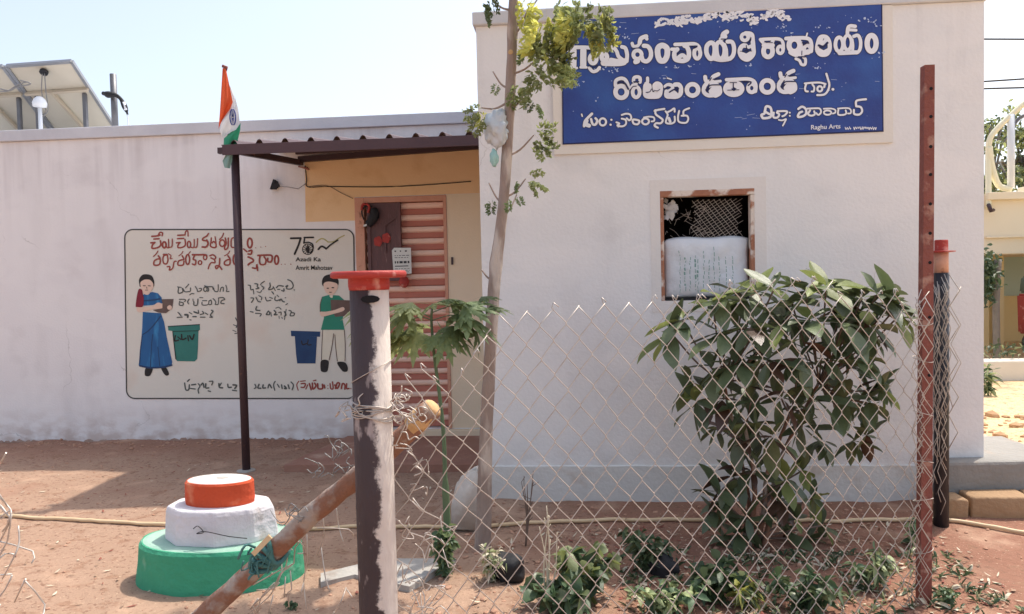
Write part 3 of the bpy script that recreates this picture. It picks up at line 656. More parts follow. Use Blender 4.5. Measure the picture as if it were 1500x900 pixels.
T['F'] = [(34, 0, '225,225 170,280 140,320 130,375'), (50, 0, '160,310 150,350 190,370'), (30, 0, '215,290 235,350 270,355 290,310 270,280'), (26, 1, O(358, 325, 40, 44)), (26, 0, '462,298'), (26, 0, '452,358'), (24, 0, '525,330 560,345 535,370 600,378 640,350 635,300 590,285'), (24, 0, '590,240 640,225 690,235 705,280 680,305 650,280'), (26, 1, '725,300 735,345 785,352 805,315 770,300'), (26, 1, O(880, 318, 42, 36)), (22, 0, '860,270 920,260 980,270 985,310 955,318'),
  (26, 0, '990,190 1030,178 1110,165'), (26, 0, '1000,180 1005,230 1050,265 1090,300 1065,340 1010,340 990,370 1030,395'), (24, 0, '1125,195 1150,235 1135,290 1130,335 1190,345 1235,320 1235,260'), (24, 0, '1150,205 1190,185 1230,160 1235,200'), (34, 0, '1165,280 1180,320'), (24, 0, '1290,190 1275,270 1290,325 1370,335 1400,295 1385,250 1320,250'), (24, 0, '1345,250 1345,190 1412,158'), (18, 0, '100,230 108,255')]
T['G'] = [(28, 0, '130,325 115,290 150,270 165,200 210,205 225,250 215,310 165,325 130,325'), (26, 0, '150,250 200,280'), (24, 0, '250,265 248,315 290,318 310,285 285,265'), (22, 0, '290,250 395,250 375,290 345,305'), (18, 0, '305,345 345,350 385,335 370,370 350,408'), (20, 0, '425,265'), (20, 0, '425,300'),
  (26, 0, '520,225 560,200 600,225 605,275 570,305 515,312 530,270 560,255'), (20, 0, '620,222 700,218 755,222 768,262 740,290 715,270'), (22, 0, '650,240 628,280 660,298 700,285 695,250'), (20, 1, O(842, 265, 40, 24)), (18, 0, '800,222 880,220 925,235 925,265 900,275'), (20, 0, '960,235 958,285 1010,290 1045,275 1040,240'), (18, 0, '955,220 1060,215 1095,235 1095,270 1065,275'), (24, 0, '1130,235 1135,280 1190,285 1220,250 1205,205 1155,195'), (24, 0, '1155,195 1155,140 1200,125 1262,118')]
CUT = {
 'A': [(20, 0, '355,350 420,340 455,360'), (15, 0, '372,560 440,592 508,552'), (14, 0, '530,350 620,352 690,390'), (14, 0, '1000,315 1100,305')],
 'B': [(18, 0, '495,358 575,356 525,385'), (14, 0, '905,258 965,258'), (9, 0, '1165,425 1325,422'), (12, 0, '1250,345 1250,400'), (26, 0, '1235,418 1270,416'), (14, 0, '1312,240 1305,285 1270,310'), (20, 0, '300,455 345,420 400,430')],
 'C': [(18, 0, '236,300 300,290 250,335'), (16, 0, '556,300 622,288 572,322'), (10, 0, '550,395 548,440'), (26, 0, '745,330 795,345 845,300'), (14, 0, '510,462 590,462'), (8, 0, '120,292 210,298')],
 'D': [(24, 0, '140,252 190,235 240,258 285,335'), (20, 0, '362,235 425,235'), (13, 0, '530,382 580,372 603,335'), (10, 0, '640,352 685,360 718,338'), (20, 0, '850,378 895,350 930,335'), (44, 0, '940,335 960,330'), (9, 0, '785,330 825,300 860,312'), (12, 0, '318,345 345,305 395,295')],
 'E': [(9, 0, '232,246 308,246'), (13, 0, '270,248 270,315'), (9, 0, '205,335 335,330'), (24, 0, '262,324 285,324'), (16, 0, '388,238 475,243 442,280')]+[(w, c, p) for dx, dy in ((0, 0), (-868, 40)) for w, c, p in [(32, 0, '%d,%d %d,%d' % (830+dx, 292+dy, 848+dx, 272+dy)), (14, 0, '%d,%d %d,%d %d,%d' % (850+dx, 262+dy, 880+dx, 236+dy, 985+dx, 233+dy)), (12, 0, '%d,%d %d,%d' % (905+dx, 168+dy, 978+dx, 158+dy)), (12, 0, '%d,%d %d,%d' % (865+dx, 185+dy, 885+dx, 150+dy))]]}
lt = bpy.data.objects
for key, crop, k_ in (('A', A_, .1), ('B', B_, .10667), ('C', C_, .12667), ('D', D_, .10667), ('E', E_, .12667), ('F', F_, .12), ('G', G_, .13333)):
    strokes('letter_outline', crop, [(w+1.7/k_, c, pt) for w, c, pt in T[key]], M['sign_edge'], YT+.0015, sg, k_, .00008)
    strokes('lettering', crop, [(w*(.96 if key in 'ABCDE' else 1.0), c, pt) for w, c, pt in T[key]], M['sign_white'], YT-.002, sg, k_, .0003)
    if key in CUT: strokes('letter_counter', crop, CUT[key], M['sign_edge'], YT-.0055, sg, k_, .0001)  # navy counter strokes drawn over the white letters
latin('lettering', 'Raghu Arts', 1188, 190, 1231, 6.5, M['sign_white'], YT, sg, slope=-.04)
T2 = []; rr = random.Random(5); x = 1238
for i in range(14):
    if i in (3,): x += 3
    T2.append((1, 0, '%g,%g %g,%g %g,%g' % (x, 187+rr.uniform(-1, 0), x+1.2, 190.5+rr.uniform(-2, 0), x+2.0, 186.5+rr.uniform(0, 2)))); x += 3.1
strokes('lettering', (0, 0, 1), T2, M['sign_white'], YT, sg, 1.1)
# flaking white emblem of leaves and cloud scrolls at the top, and paint chips
bm = bmesh.new(); rr = random.Random(21)
def chip(px, py, rx, ry, seed, ang=0):
    base = []
    for i in range(9):
        a = 2*pi*i/9; r = 1+.55*(rr.random()-.5); X, Y_ = rx*r*cos(a), ry*r*sin(a)
        base.append(atY(px+X*cos(ang)-Y_*sin(ang), py+X*sin(ang)+Y_*cos(ang), YT-.0004*(seed % 8)))
    prism(bm, base, .0003)
path = [(968, 33), (985, 31), (1000, 34), (1008, 28), (1018, 32), (1032, 25), (1045, 21), (1058, 20), (1068, 24), (1080, 22), (1092, 27), (1106, 30), (1118, 24), (1128, 20), (1140, 19), (1150, 25)]
for k, (x, y) in enumerate(path):
    for j in range(12):
        chip(x+rr.uniform(-8, 8), y+rr.uniform(-5.5, 4.5), rr.uniform(1.8, 5.6), rr.uniform(1.1, 2.6), k*3+j, rr.choice((-.7, -.3, .2, .6)))
obj('emblem', bm, M['sign_white'], sg)['kind'] = 'stuff'
bm = bmesh.new()
for x, y, n_ in ((1059, 33, 4), (1144, 40, 8), (1268, 30, 9), (1283, 34, 8), (905, 40, 5), (915, 53, 6), (1200, 40, 4), (1208, 42, 2), (1012, 96, 5), (990, 99, 5), (1196, 98, 4), (899, 103, 9), (880, 101, 6), (1096, 96, 4), (975, 115, 4), (1160, 48, 4), (846, 122, 6), (868, 147, 2), (1290, 80, 4), (1098, 52, 5)):
    for j in range(n_): chip(x+rr.gauss(0, 5), y+rr.gauss(0, 2.2), rr.uniform(.5, 1.9), rr.uniform(.4, 1.3), j, rr.uniform(-1, 1))
for j in range(70): chip(rr.uniform(835, 1288), rr.uniform(20, 195), rr.uniform(.3, .9), rr.uniform(.3, .8), j, 0)
for j in range(26):
    x_, y_ = rr.uniform(835, 1285), rr.choice((rr.uniform(20, 60), rr.uniform(95, 190))); l_ = rr.uniform(3, 12); a_ = rr.uniform(-.2, .1)
    prism(bm, [atY(x_+u, y_+v, YT-.0004) for u, v in ((0, 0), (l_*cos(a_), l_*sin(a_)), (l_*cos(a_), l_*sin(a_)+.35), (0, .5))], .0003)
obj('paint_chips', bm, M['paint_chip'], sg)['kind'] = 'stuff'

# ================================================================== mural
YM = YL-.004
mu = empty('wall_mural', atY(350, 460, YL), label='painted waste sorting mural on the long wall, woman and boy beside bins', cat='mural')
def rrect(x0, y0, x1, y1, r, yl):
    out = []
    for cx, cy, a0 in ((x1-r, y0+r, -90), (x1-r, y1-r, 0), (x0+r, y1-r, 90), (x0+r, y0+r, 180)):
        for k in range(7):
            a = radians(a0+15*k); out.append(Vector((cx+r*cos(a), cy+r*sin(a), 0)))
    return out
ol = rrect(184, 336.5, 519.5, 584, 12, 0)
bm = bmesh.new(); prism(bm, [atY(p.x+(p.y-460)*.012, p.y, YL-.001) for p in ol], .0025); obj('background', bm, M['mural_bg'], mu)
YM = YL-.005
strokes('border_line', (0, 0, 1), [(1.9, 2, ' '.join('%.2f,%.2f' % (p.x+(p.y-460)*.012, p.y) for p in ol))], M['mural_line'], YM, mu, 1)
m1, m2, m3, m4 = (215, 335, .1), (355, 335, .10667), (250, 405, .07776), (350, 400, .08333)
m5, m6, m7 = (190, 395, .1832), (415, 395, .1777), (260, 545, .17333)
strokes('red_lettering', m1, [
 (26, 0, '75,115 140,110 195,95'), (22, 0, '165,110 190,60 230,65 225,105'), (24, 0, '105,155 180,150'), (24, 0, '60,210 120,205'), (24, 0, '120,205 85,240 80,290 160,280 205,240 200,180'), (26, 1, O(258, 240, 26, 44)), (18, 0, '290,270 320,278 320,160'), (18, 0, '330,275 370,260 375,155'),
 (22, 0, '455,100 560,95'), (20, 0, '560,95 570,45 600,40 605,110'), (22, 0, '450,150 540,145'), (22, 0, '435,210 490,205'), (22, 0, '490,205 460,240 460,280 520,275 565,240 560,160'), (22, 1, O(620, 235, 24, 46)), (18, 0, '640,270 690,275 695,160'), (18, 0, '695,275 735,265 745,150'),
 (22, 0, '905,75 880,110 830,140 820,170 870,180'), (26, 0, '880,170 900,220 870,270 815,270'), (22, 0, '945,140 940,200 935,260 1000,280 1015,230 980,190 960,210'), (18, 0, '1000,120 1010,180 1020,270'), (18, 0, '1125,70 1105,120 1065,160'), (22, 1, O(1105, 215, 38, 48)), (22, 0, '1150,140 1165,220 1140,270 1150,310 1190,270 1195,140'), (20, 0, '1300,130 1245,150 1235,230 1250,275 1330,275'),
 (16, 0, '165,330 140,370 100,410'), (22, 0, '170,400 190,440 150,450 110,480 110,535 180,530 200,480 190,420'), (22, 0, '245,380 300,380'), (22, 0, '300,385 250,400 235,450 250,510 290,515 310,460 300,390'), (16, 0, '320,370 355,400 340,440 370,440'), (20, 0, '300,560 340,560 330,610 380,580 400,490 430,480'),
 (14, 0, '530,335 510,370 470,400'), (22, 0, '520,400 545,450 510,460 465,480 460,535 530,535 545,480'), (22, 1, O(600, 455, 28, 72)), (14, 0, '640,340 610,375'), (26, 0, '670,385 760,385 860,385 880,410'), (22, 0, '700,400 680,450 720,470 710,530 670,520'), (20, 1, O(780, 500, 25, 28)), (20, 1, O(855, 425, 25, 32)),
 (22, 0, '925,400 970,385 1010,420 990,450 940,430'), (20, 0, '990,450 1000,500 950,500 920,530 900,590'), (22, 0, '1070,440 1060,540 1020,590 1010,550 1060,550 1100,600'),
 (14, 0, '1215,330 1190,370 1140,400'), (22, 0, '1190,400 1220,450 1180,460 1140,490 1145,530 1210,530 1225,460'), (24, 1, O(1295, 455, 28, 72)), (22, 0, '1420,300 1470,340')], M['mural_red'], YM, mu, .1)
strokes('red_lettering', m2, [(26, 1, O(103, 200, 32, 66)), (12, 0, '182,265'), (12, 0, '252,255'), (12, 0, '318,247'), (24, 0, '90,310 130,300 120,350 80,350'), (24, 0, '80,390 140,420 150,450 100,480 80,500'), (22, 0, '140,540 190,545 200,490 210,575'), (24, 0, '215,370 320,365 400,370 410,420 390,460 350,450 350,410'), (22, 0, '245,380 235,440 250,490 310,490 325,430 300,390'), (26, 1, O(470, 432, 26, 58)), (12, 0, '535,492'), (12, 0, '585,490'), (14, 0, '665,490')], M['mural_red'], YM, mu, .10667)
strokes('logo', m2, [(28, 0, '665,135 800,132'), (28, 0, '800,135 770,230 718,350'), (24, 0, '850,125 975,122'), (22, 0, '855,135 845,200'), (18, 0, '845,200 910,190 965,220 970,280 940,330'), (12, 1, O(900, 285, 72, 72)), (26, 0, '1045,285 1090,245 1150,275'), (22, 0, '1150,280 1220,220 1310,160')]+[(9, 0, '%d,%d %d,%d' % (900+16*cos(a), 285+16*sin(a), 900+66*cos(a), 285+66*sin(a))) for a in [2*pi*k/12 for k in range(12)]]+[(40, 0, '885,280 905,320'), (26, 0, '900,240 910,290')], M['mural_ink'], YM, mu, .10667)
strokes('logo_swoosh', m2, [(16, 0, '1015,190 1060,150 1110,140 1170,180'), (14, 0, '1170,185 1250,180 1330,130 1400,95')], M['mural_olive'], YM, mu, .10667)
latin('logo_lettering', 'Azadi Ka', 433, 383, 470, 6, M['mural_ink'], YM, mu)
latin('logo_lettering', 'Amrit Mahotsav', 433, 395.5, 487, 6.5, M['mural_ink'], YM, mu)
strokes('small_lettering', m3, [
 (22, 0, '130,200 200,210'), (28, 0, '150,215 140,300 170,320 230,290 220,230'), (24, 0, '230,230 270,290 330,290 370,280 375,220'), (22, 0, '280,220 340,150'), (22, 0, '360,350 400,325 440,330'), (22, 0, '465,190 500,250 510,285 570,270 580,230 540,230'), (24, 1, O(655, 245, 32, 42)), (26, 0, '640,180 700,195 790,200 800,240'), (22, 0, '700,210 720,250 700,285'), (24, 0, '810,230 830,280 890,280 895,160'), (24, 0, '930,285 950,220 990,210 990,280'), (22, 0, '1040,170 1060,240 1050,285 1100,285'),
 (22, 0, '165,435 260,435 285,455 260,475'), (24, 0, '170,470 165,540 230,545 235,500 190,490'), (22, 0, '350,430 320,480 340,520'), (18, 0, '420,430 425,470'), (24, 0, '440,480 440,540 500,540 515,430'), (18, 0, '550,400 610,405'), (22, 0, '600,460 680,460'), (22, 0, '590,490 600,540 700,535 720,480'), (24, 0, '720,470 760,450 770,520 730,535'), (22, 0, '800,420 850,480 840,530 890,530'), (24, 0, '900,410 980,400 1020,430'), (24, 0, '1020,440 960,460 950,510 1010,515'), (18, 0, '905,420 900,520'),
 (24, 0, '140,680 170,710 200,750'), (22, 0, '125,775 220,770'), (44, 0, '270,725 320,730 320,770'), (22, 0, '350,680 400,710'), (34, 0, '440,670 510,695'), (30, 0, '420,760 480,760'), (22, 0, '520,640 530,700'), (26, 0, '560,720 620,700 600,660'), (24, 0, '560,770 650,770'), (22, 0, '650,690 700,720'), (26, 0, '740,770 790,770 750,730 800,660 770,640'), (22, 0, '360,820 385,825'), (18, 0, '1245,480 1245,600')], M['mural_black'], YM, mu, .066)
strokes('small_lettering', m4, [
 (20, 0, '160,215 200,220'), (24, 0, '200,230 210,295 250,290'), (18, 0, '255,310 260,370'), (24, 0, '280,190 330,200 320,240 350,270 300,280'), (22, 0, '380,210 400,180 450,150'), (22, 0, '400,230 440,260 420,290'), (18, 0, '320,330 370,345 400,310'), (24, 0, '545,180 550,240 520,290 570,290 610,260'), (22, 0, '580,330 610,370'), (20, 0, '600,240 640,310'), (26, 0, '660,260 700,225 780,235'), (22, 0, '680,290 720,290'), (26, 0, '750,310 790,320 790,280'), (24, 0, '825,240 860,220 835,270 870,285 930,275 955,220 920,150 860,120'), (14, 0, '970,290 975,310'),
 (22, 0, '210,440 260,450 220,520'), (22, 0, '300,430 340,500 380,510'), (20, 0, '350,400 400,430 395,470'), (24, 0, '465,430 490,490 560,480'), (20, 0, '540,430 590,450'), (24, 0, '640,420 630,470 670,490 710,470'), (18, 0, '670,390 700,420'), (26, 0, '720,490 740,460 770,500 800,510'), (16, 0, '810,440 825,435'), (20, 0, '825,560 855,540'),
 (22, 0, '200,680 250,690'), (26, 0, '315,590 300,650 370,660'), (22, 0, '290,710 390,720 370,760'), (26, 0, '480,730 520,670 540,730 490,735'), (18, 0, '560,690 570,760'), (28, 0, '620,660 650,700 620,735 670,735'), (18, 0, '650,620 700,605 740,640'), (22, 0, '700,700 740,690 740,740'), (16, 0, '705,760 710,800'), (18, 0, '755,780 765,800'), (24, 0, '800,680 830,740 800,760'), (18, 0, '830,640 815,730 800,820'), (24, 0, '880,660 920,680 900,750 960,750 975,710 930,700')], M['mural_black'], YM, mu, .07)
strokes('small_lettering', (0, 0, 1), [(1.6, 0, '345,466 349,474'), (1.6, 0, '350,470 346,480'), (1.3, 0, '342,476 352,480'), (1.4, 0, '348,484 349,497'), (1.4, 0, '344,489 353,487'), (1, 0, '341,484 346,486')], M['mural_black'], YM, mu, 1)
strokes('footer_lettering', m7, [
 (12, 0, '60,95 70,150 95,150 100,110'), (12, 0, '85,80 100,65'), (10, 0, '110,140 150,145'), (12, 0, '120,110 155,105'), (10, 0, '175,100 190,120 175,150 180,180'), (12, 0, '200,110 215,95 225,130'), (12, 0, '240,100 240,135 265,135'), (10, 0, '270,80 300,80 290,110'), (10, 0, '260,160 280,165'), (14, 0, '350,100 355,130 380,135'), (10, 0, '370,95 360,115'), (12, 0, '425,105 430,130 455,130'), (14, 0, '470,110 500,115 485,140'), (10, 0, '465,155 500,160'), (8, 0, '525,120 535,140'),
 (10, 0, '655,105 665,130 650,140'), (12, 0, '690,105 680,135 705,138'), (12, 0, '725,110 722,135 745,135'), (12, 0, '765,135 775,105 795,135'), (10, 0, '825,80 812,110 822,155'), (10, 0, '845,105 860,130'), (12, 0, '880,110 885,140'), (14, 0, '905,120 920,140 905,140'), (12, 0, '935,110 945,140'), (10, 0, '960,85 980,110 970,150')], M['mural_black'], YM, mu, .17333)
strokes('footer_red_lettering', m7, [
 (9, 0, '1025,80 1008,110 1020,155'), (12, 0, '1045,100 1080,100 1070,130 1045,130'), (9, 0, '1040,80 1080,75'), (10, 0, '1085,145 1100,110'), (14, 0, '1115,100 1130,150'), (14, 0, '1140,95 1145,145 1170,120 1160,95'), (10, 0, '1150,75 1170,70'), (14, 0, '1185,100 1190,140 1225,140 1225,105'), (12, 0, '1240,110 1245,135'), (8, 0, '1270,115'), (8, 0, '1270,140'), (12, 0, '1290,100 1295,140 1315,140 1310,85'), (14, 0, '1330,110 1350,140 1370,100 1350,95 1335,140'), (14, 0, '1385,140 1395,100 1415,110 1415,145'), (12, 0, '1430,100 1430,140 1450,140'), (8, 0, '1465,140')], M['mural_red'], YM, mu, .17333)
# painted woman
poly('painted_woman_hair', m5, ['~78,120 75,80 100,45 135,38 175,50 195,90 195,130 180,140 90,140'], M['mural_ink'], YM, mu)
poly('painted_woman_skin', m5, ['~85,110 110,85 135,80 165,85 188,115 186,150 165,180 150,200 125,200 100,175', '~60,300 100,300 180,292 225,265 262,280 255,312 190,318 100,340 62,335'], M['mural_skin'], YM-.0018, mu)
poly('painted_woman_sari', m5, ['105,205 130,190 180,180 225,190 255,225 262,270 180,285 110,290', '105,340 250,350 275,420 300,560 340,740 335,770 290,780 110,778 72,765 85,640 100,470'], M['mural_blue'], YM-.0001, mu)
poly('painted_woman_sleeve', m5, ['~75,155 60,200 48,290 60,300 105,295 112,230 105,200 100,165'], M['mural_maroon'], YM-.003, mu)
poly('painted_basket', m5, ['255,238 350,236 340,310 290,350 230,345 185,325 262,310 262,270'], M['mural_brown'], YM-.0022, mu)
poly('painted_fruit', m5, ['~300,300 320,285 338,300 330,320 308,320'], M['mural_skin'], YM-.0045, mu)
strokes('painted_sari_fold', m5, [(10, 0, '245,375 200,435 150,490 105,520'), (8, 0, '165,790 175,600 185,520'), (6, 0, '240,770 225,620'), (14, 0, '80,770 160,785 260,782 335,765'), (12, 0, '110,250 180,245 240,235'), (8, 0, '100,530 85,650 80,750')], M['mural_navy'], YM-.0022, mu, .1832)
poly('painted_shoe', m5, ['~130,785 180,785 180,815 160,850 130,852 120,835', '~250,780 285,778 310,820 312,842 290,848 265,820'], M['mural_ink'], YM-.001, mu)
strokes('painted_face', m5, [(7, 0, '108,130 125,130'), (7, 0, '148,130 165,132'), (5, 0, '125,165 145,165'), (5, 0, '135,140 138,152')], M['mural_brown'], YM-.0048, mu, .1832)
# green bin
poly('painted_green_bin', m5, ['340,490 550,485 545,640 540,715 520,735 380,733 365,715 355,620', '305,455 560,438 562,482 548,492 340,492 310,488'], M['mural_bin'], YM, mu)
strokes('painted_bin_lettering', m5, [(12, 0, '365,530 360,570 390,565'), (10, 0, '385,540 410,560'), (12, 0, '415,520 420,560 450,550'), (10, 0, '465,530 470,570'), (12, 0, '480,530 500,560 515,520'), (5, 0, '345,495 550,490'), (6, 0, '308,455 560,440'), (6, 0, '345,500 358,620 370,715')], M['mural_ink'], YM-.0018, mu, .1832)
# boy
poly('painted_boy_hair', m6, ['~322,130 320,90 340,55 385,40 430,50 455,90 452,130 420,145 350,145'], M['mural_ink'], YM, mu)
poly('painted_boy_skin', m6, ['~332,120 370,100 440,115 448,150 430,185 405,212 375,208 345,180', '~305,350 350,348 420,335 490,310 505,330 480,348 400,370 330,388 308,378'], M['mural_skin'], YM-.0022, mu)
poly('painted_boy_shirt', m6, ['320,225 375,210 460,215 500,250 500,300 490,420 505,497 310,497 335,400 335,350 300,345 305,280'], M['mural_green'], YM-.0004, mu)
poly('painted_boy_collar', m6, ['378,215 410,212 405,235 390,232'], M['mural_trouser'], YM-.0046, mu)
poly('painted_boy_bowl', m6, ['390,250 560,255 560,330 500,385 430,390 395,340'], M['mural_brown'], YM-.0018, mu)
poly('painted_boy_trousers', m6, ['325,499 500,499 508,600 508,755 445,758 425,640 415,540 400,640 378,750 315,745 318,620'], M['mural_trouser'], YM, mu)
strokes('painted_trouser_seam', m6, [(7, 0, '415,530 400,640 378,745'), (7, 0, '425,540 432,640 445,755'), (6, 0, '325,500 318,620 315,745'), (6, 0, '502,500 510,620 508,755'), (6, 0, '305,350 304,290 320,230')], M['mural_brown'], YM-.0022, mu, .1777)
poly('painted_shoe', m6, ['~312,752 370,750 372,800 360,842 325,845 308,825', '~445,765 505,765 530,800 528,838 495,842 465,810'], M['mural_ink'], YM-.001, mu)
strokes('painted_face', m6, [(9, 0, '362,155 372,155'), (9, 0, '402,150 415,150'), (6, 0, '380,188 396,188')], M['mural_ink'], YM-.0048, mu, .1777)
poly('painted_blue_bin', m6, ['95,550 278,555 270,700 265,775 115,775 105,700', '62,505 305,512 302,555 65,550'], M['mural_navy'], YM, mu)
strokes('painted_bin_lettering', m6, [(10, 0, '150,590 160,620 190,610'), (8, 0, '205,580 200,620 230,620')], M['mural_ink'], YM-.0018, mu, .1777)

# ================================================================== canopy over the door
cano = empty('porch_canopy', (-2.57, 5.56, 0), label='dark brown corrugated sheet canopy on a single steel post over the door', cat='canopy')
YF = 5.5
pf = atY(344, 222, 5.56); zF = pf.z
zR = atY(445, 238, YL-.03).z; zR2 = atY(690, 214, YL-.03).z
cxl = pf.x
bm = bmesh.new(); tube(bm, [(cxl-.0, 5.56, -.1), (cxl, 5.56, zF)], .031, 12); obj('post', bm, M['steel_brown'], cano)
bm = bmesh.new(); lathe(bm, (cxl, 5.56, -.01), [(.075, 0), (.07, .018), (.04, .022)], 12, wob=.3); obj('post_footing', bm, M['concrete'], cano)
bm = bmesh.new(); bar(bm, (cxl-.13, 5.56, zF+.008), (-.59, 5.56, zF+.008), .04, .045); obj('front_beam', bm, M['steel_brown'], cano)
bm = bmesh.new(); bar(bm, (cxl+.01, 5.58, zF+.006), (xo-.02, YL-.005, zR), .038, .05); obj('side_beam', bm, M['steel_brown'], cano)
bm = bmesh.new(); bar(bm, (xo-.03, YL-.04, zR+.025), (-.59, YL-.04, zR2), .05, .05); obj('wall_beam', bm, M['steel_brown'], cano)
bm = bmesh.new(); bar(bm, (cxl+.3, 6.05, (zF+zR)/2+.03), (-.59, 6.05, (zF+zR2)/2+.01), .035, .035); obj('middle_beam', bm, M['steel_brown'], cano)
prof = []; x = cxl-.06; pitch_ = .2
while x < -.6:
    for dx, dz in ((0, 0), (.07, 0), (.085, .026), (.10, .034), (.115, .026), (.13, 0)): 
        if x+dx < -.59: prof.append((x+dx, dz))
    x += pitch_
prof.append((-.59, 0))
vs = []; 
for k, (y, z) in enumerate(((YF-.04, zF+.034), (YL-.004, zR2+.03))):
    for t in (0, -.004):
        vs += [(px_, y, z+dz+t) for px_, dz in prof]
n = len(prof); fs = []
for i in range(n-1):
    fs += [(i, i+1, 2*n+i+1, 2*n+i), (n+i, 3*n+i, 3*n+i+1, n+i+1), (i, n+i, n+i+1, i+1)]
raw('roof_sheet', vs, fs, M['sheet'], cano)
bm = bmesh.new(); box(bm, cxl-.05, -.59, YF-.048, YF-.041, zF-.045, zF+.034, bevel=.002); obj('fascia', bm, M['sheet'], cano)

# ---- wire along the porch wall, hook and lamp bracket
bm = bmesh.new(); P = lambda x, y, d=.012: atY(x, y, YL-d)
tube(bm, spline([P(447, 243), P(449, 262), P(451, 274), P(480, 273.5), P(560, 274), P(625, 271), P(690, 266)]), .0045, 6)
tag(obj('wall_wire', bm, M['cable']), 'thin cable clipped along the peach wall above the door', 'cable')
bm = bmesh.new(); tube(bm, spline([P(451, 274), P(478, 272), P(500, 283), P(517, 291)]), .003, 6)
tag(obj('door_wire', bm, M['twig']), 'thin cord sagging from the cable to the top corner of the door frame', 'cord')
wl = empty('wall_bracket', P(400, 272), label='small black bracket with a thin arm on the white wall left of the canopy bay', cat='bracket')
bm = bmesh.new(); prism(bm, [P(397, 278), P(402, 263), P(407, 266), P(410, 273), P(405, 278)], .03); tube(bm, [P(399, 277, .02), P(404, 264, .05)], .006, 6); obj('plate', bm, M['cloth_black'], wl)
bm = bmesh.new(); tube(bm, spline([P(405, 274, .02), P(420, 274, .05), P(437, 277, .02)]), .0035, 6); tube(bm, [P(437, 277, .02), P(448, 269, .01)], .003, 6); obj('arm', bm, M['wire_dark'], wl)
bm = bmesh.new(); c = P(450, 247, .04); tube(bm, [P(437, 244, .03), c, c+Vector((.02, -.01, -.012))], [.006, .012, .006], 6); tag(obj('porch_lamp_holder', bm, M['rust']), 'small rusty holder under the canopy end at the peach wall', 'lamp holder')
bm = bmesh.new(); prism(bm, [P(661, 377), P(664, 377), P(664, 388), P(661, 388)], .008); tag(obj('door_latch', bm, M['steel_brown']), 'small dark latch plate on the cream wall right of the door', 'latch')

# ================================================================== flag on the canopy corner
fl = empty('flag', (cxl, 5.55, zF), label='small Indian tricolour hanging from a thin stick on the canopy corner', cat='flag')
YFl = 5.50; Q = lambda x, y, d=0: atY(x, y, YFl+d)
bm = bmesh.new(); tube(bm, [Q(337, 235, .05), Q(334, 190, .05), Q(328.5, 98, .02)], .008, 8); obj('stick', bm, M['steel_brown'], fl)
bm = bmesh.new(); tube(bm, [Q(326, 97), Q(332, 99), Q(330, 104)], .012, 8); obj('knot', bm, M['rust'], fl)
def cloth(name, cols, m):
    """cols: rows of (left px, right px, y px); folded strip of cloth"""
    vs = []; fs = []; K = 9
    rows = []
    for a, b in zip(cols, cols[1:]):
        for t in range(4): rows.append(tuple(a[i]+(b[i]-a[i])*t/4 for i in range(4)))
    rows.append(cols[-1])
    for j, (xl, yl, xr, yr) in enumerate(rows):
        for i in range(K):
            u = i/(K-1); p = Q(xl+(xr-xl)*u, yl+(yr-yl)*u, .022*sin(u*7+j*.25)*min(1, (xr-xl)/18)-.012)
            vs.append(p)
    for j in range(len(rows)-1):
        for i in range(K-1): fs.append((j*K+i, j*K+i+1, (j+1)*K+i+1, (j+1)*K+i))
    o = raw(name, vs, fs, m, fl, True); return o
cloth('saffron_band', [(326, 100, 331, 101), (324.5, 125, 336, 125), (323, 150, 341, 150), (321.5, 172, 337, 160), (320, 190, 325, 176)], M['saffron'])
cloth('white_band', [(336, 125, 337.5, 127), (341, 150, 345, 145), (337, 160, 349, 160), (325, 176, 351, 176), (322, 192, 346, 190), (326, 202, 338, 194)], M['flag_white'])
cloth('green_band', [(346, 190, 352.5, 180), (338, 194, 352, 190), (328, 203, 349, 203), (327.5, 212, 347, 213), (330, 216, 344, 217)], M['flag_green'])
cloth('loose_end', [(331, 226, 341, 222), (326, 236, 340, 236), (329, 246, 337, 247)], M['sack_print'])
bm = bmesh.new(); cc = Q(341, 172, -.05)
tube(bm, [cc+Vector((.036*cos(a)*.62, 0, .06*sin(a))) for a in [2*pi*k/24 for k in range(25)]], .0045, 5, cap=False)
for k in range(24):
    a = 2*pi*k/24; tube(bm, [cc+Vector((.004*cos(a), 0, .005*sin(a))), cc+Vector((.036*cos(a)*.62, 0, .06*sin(a)))], .0013, 3)
obj('wheel_emblem', bm, M['flag_navy'], fl)

# ================================================================== flag post base, three painted tiers
DP = .6
c = atY(323, 820, 3.53); cx, cy = c.x, 3.53
ped = empty('flagpole_plinth', (cx, cy, 0), label='round stepped flag plinth painted orange, white and green on the soil', cat='plinth')
zg = atY(300, 812, cy-.42*DP).z; zw = atY(310, 750, cy-.27*DP).z; zo = atY(322, 710, cy-.172*DP).z; sq_ = lambda b: [setattr(v.co, 'y', cy+(v.co.y-cy)*DP) for v in b.verts]
bm = bmesh.new(); lathe(bm, (cx, cy, 0), [(.425, -.08), (.42, .02), (.41, zg*.5), (.405, zg-.02), (.39, zg-.004)], 48, wob=.03); lathe(bm, (cx, cy, 0), [(.389, zg-.006), (.36, zg+.001)], 48, mi=1); sq_(bm)
obj('green_tier', bm, [M['green_paint'], mat('paler green top', 'a9c0b2', .85, '7fae98', 6, .6, .2, 40)], ped)  # top face in a paler green than the side
c2x = atY(324, 770, cy).x
bm = bmesh.new(); lathe(bm, (c2x, cy, 0), [(.283, zg-.004), (.285, zg+.02), (.278, zw-.02), (.262, zw)], 9, wob=.1, seed=2); sq_(bm); bmesh.ops.bevel(bm, geom=[e for e in bm.edges], offset=.008, segments=1, affect='EDGES'); obj('white_tier', bm, M['white_paint'], ped)
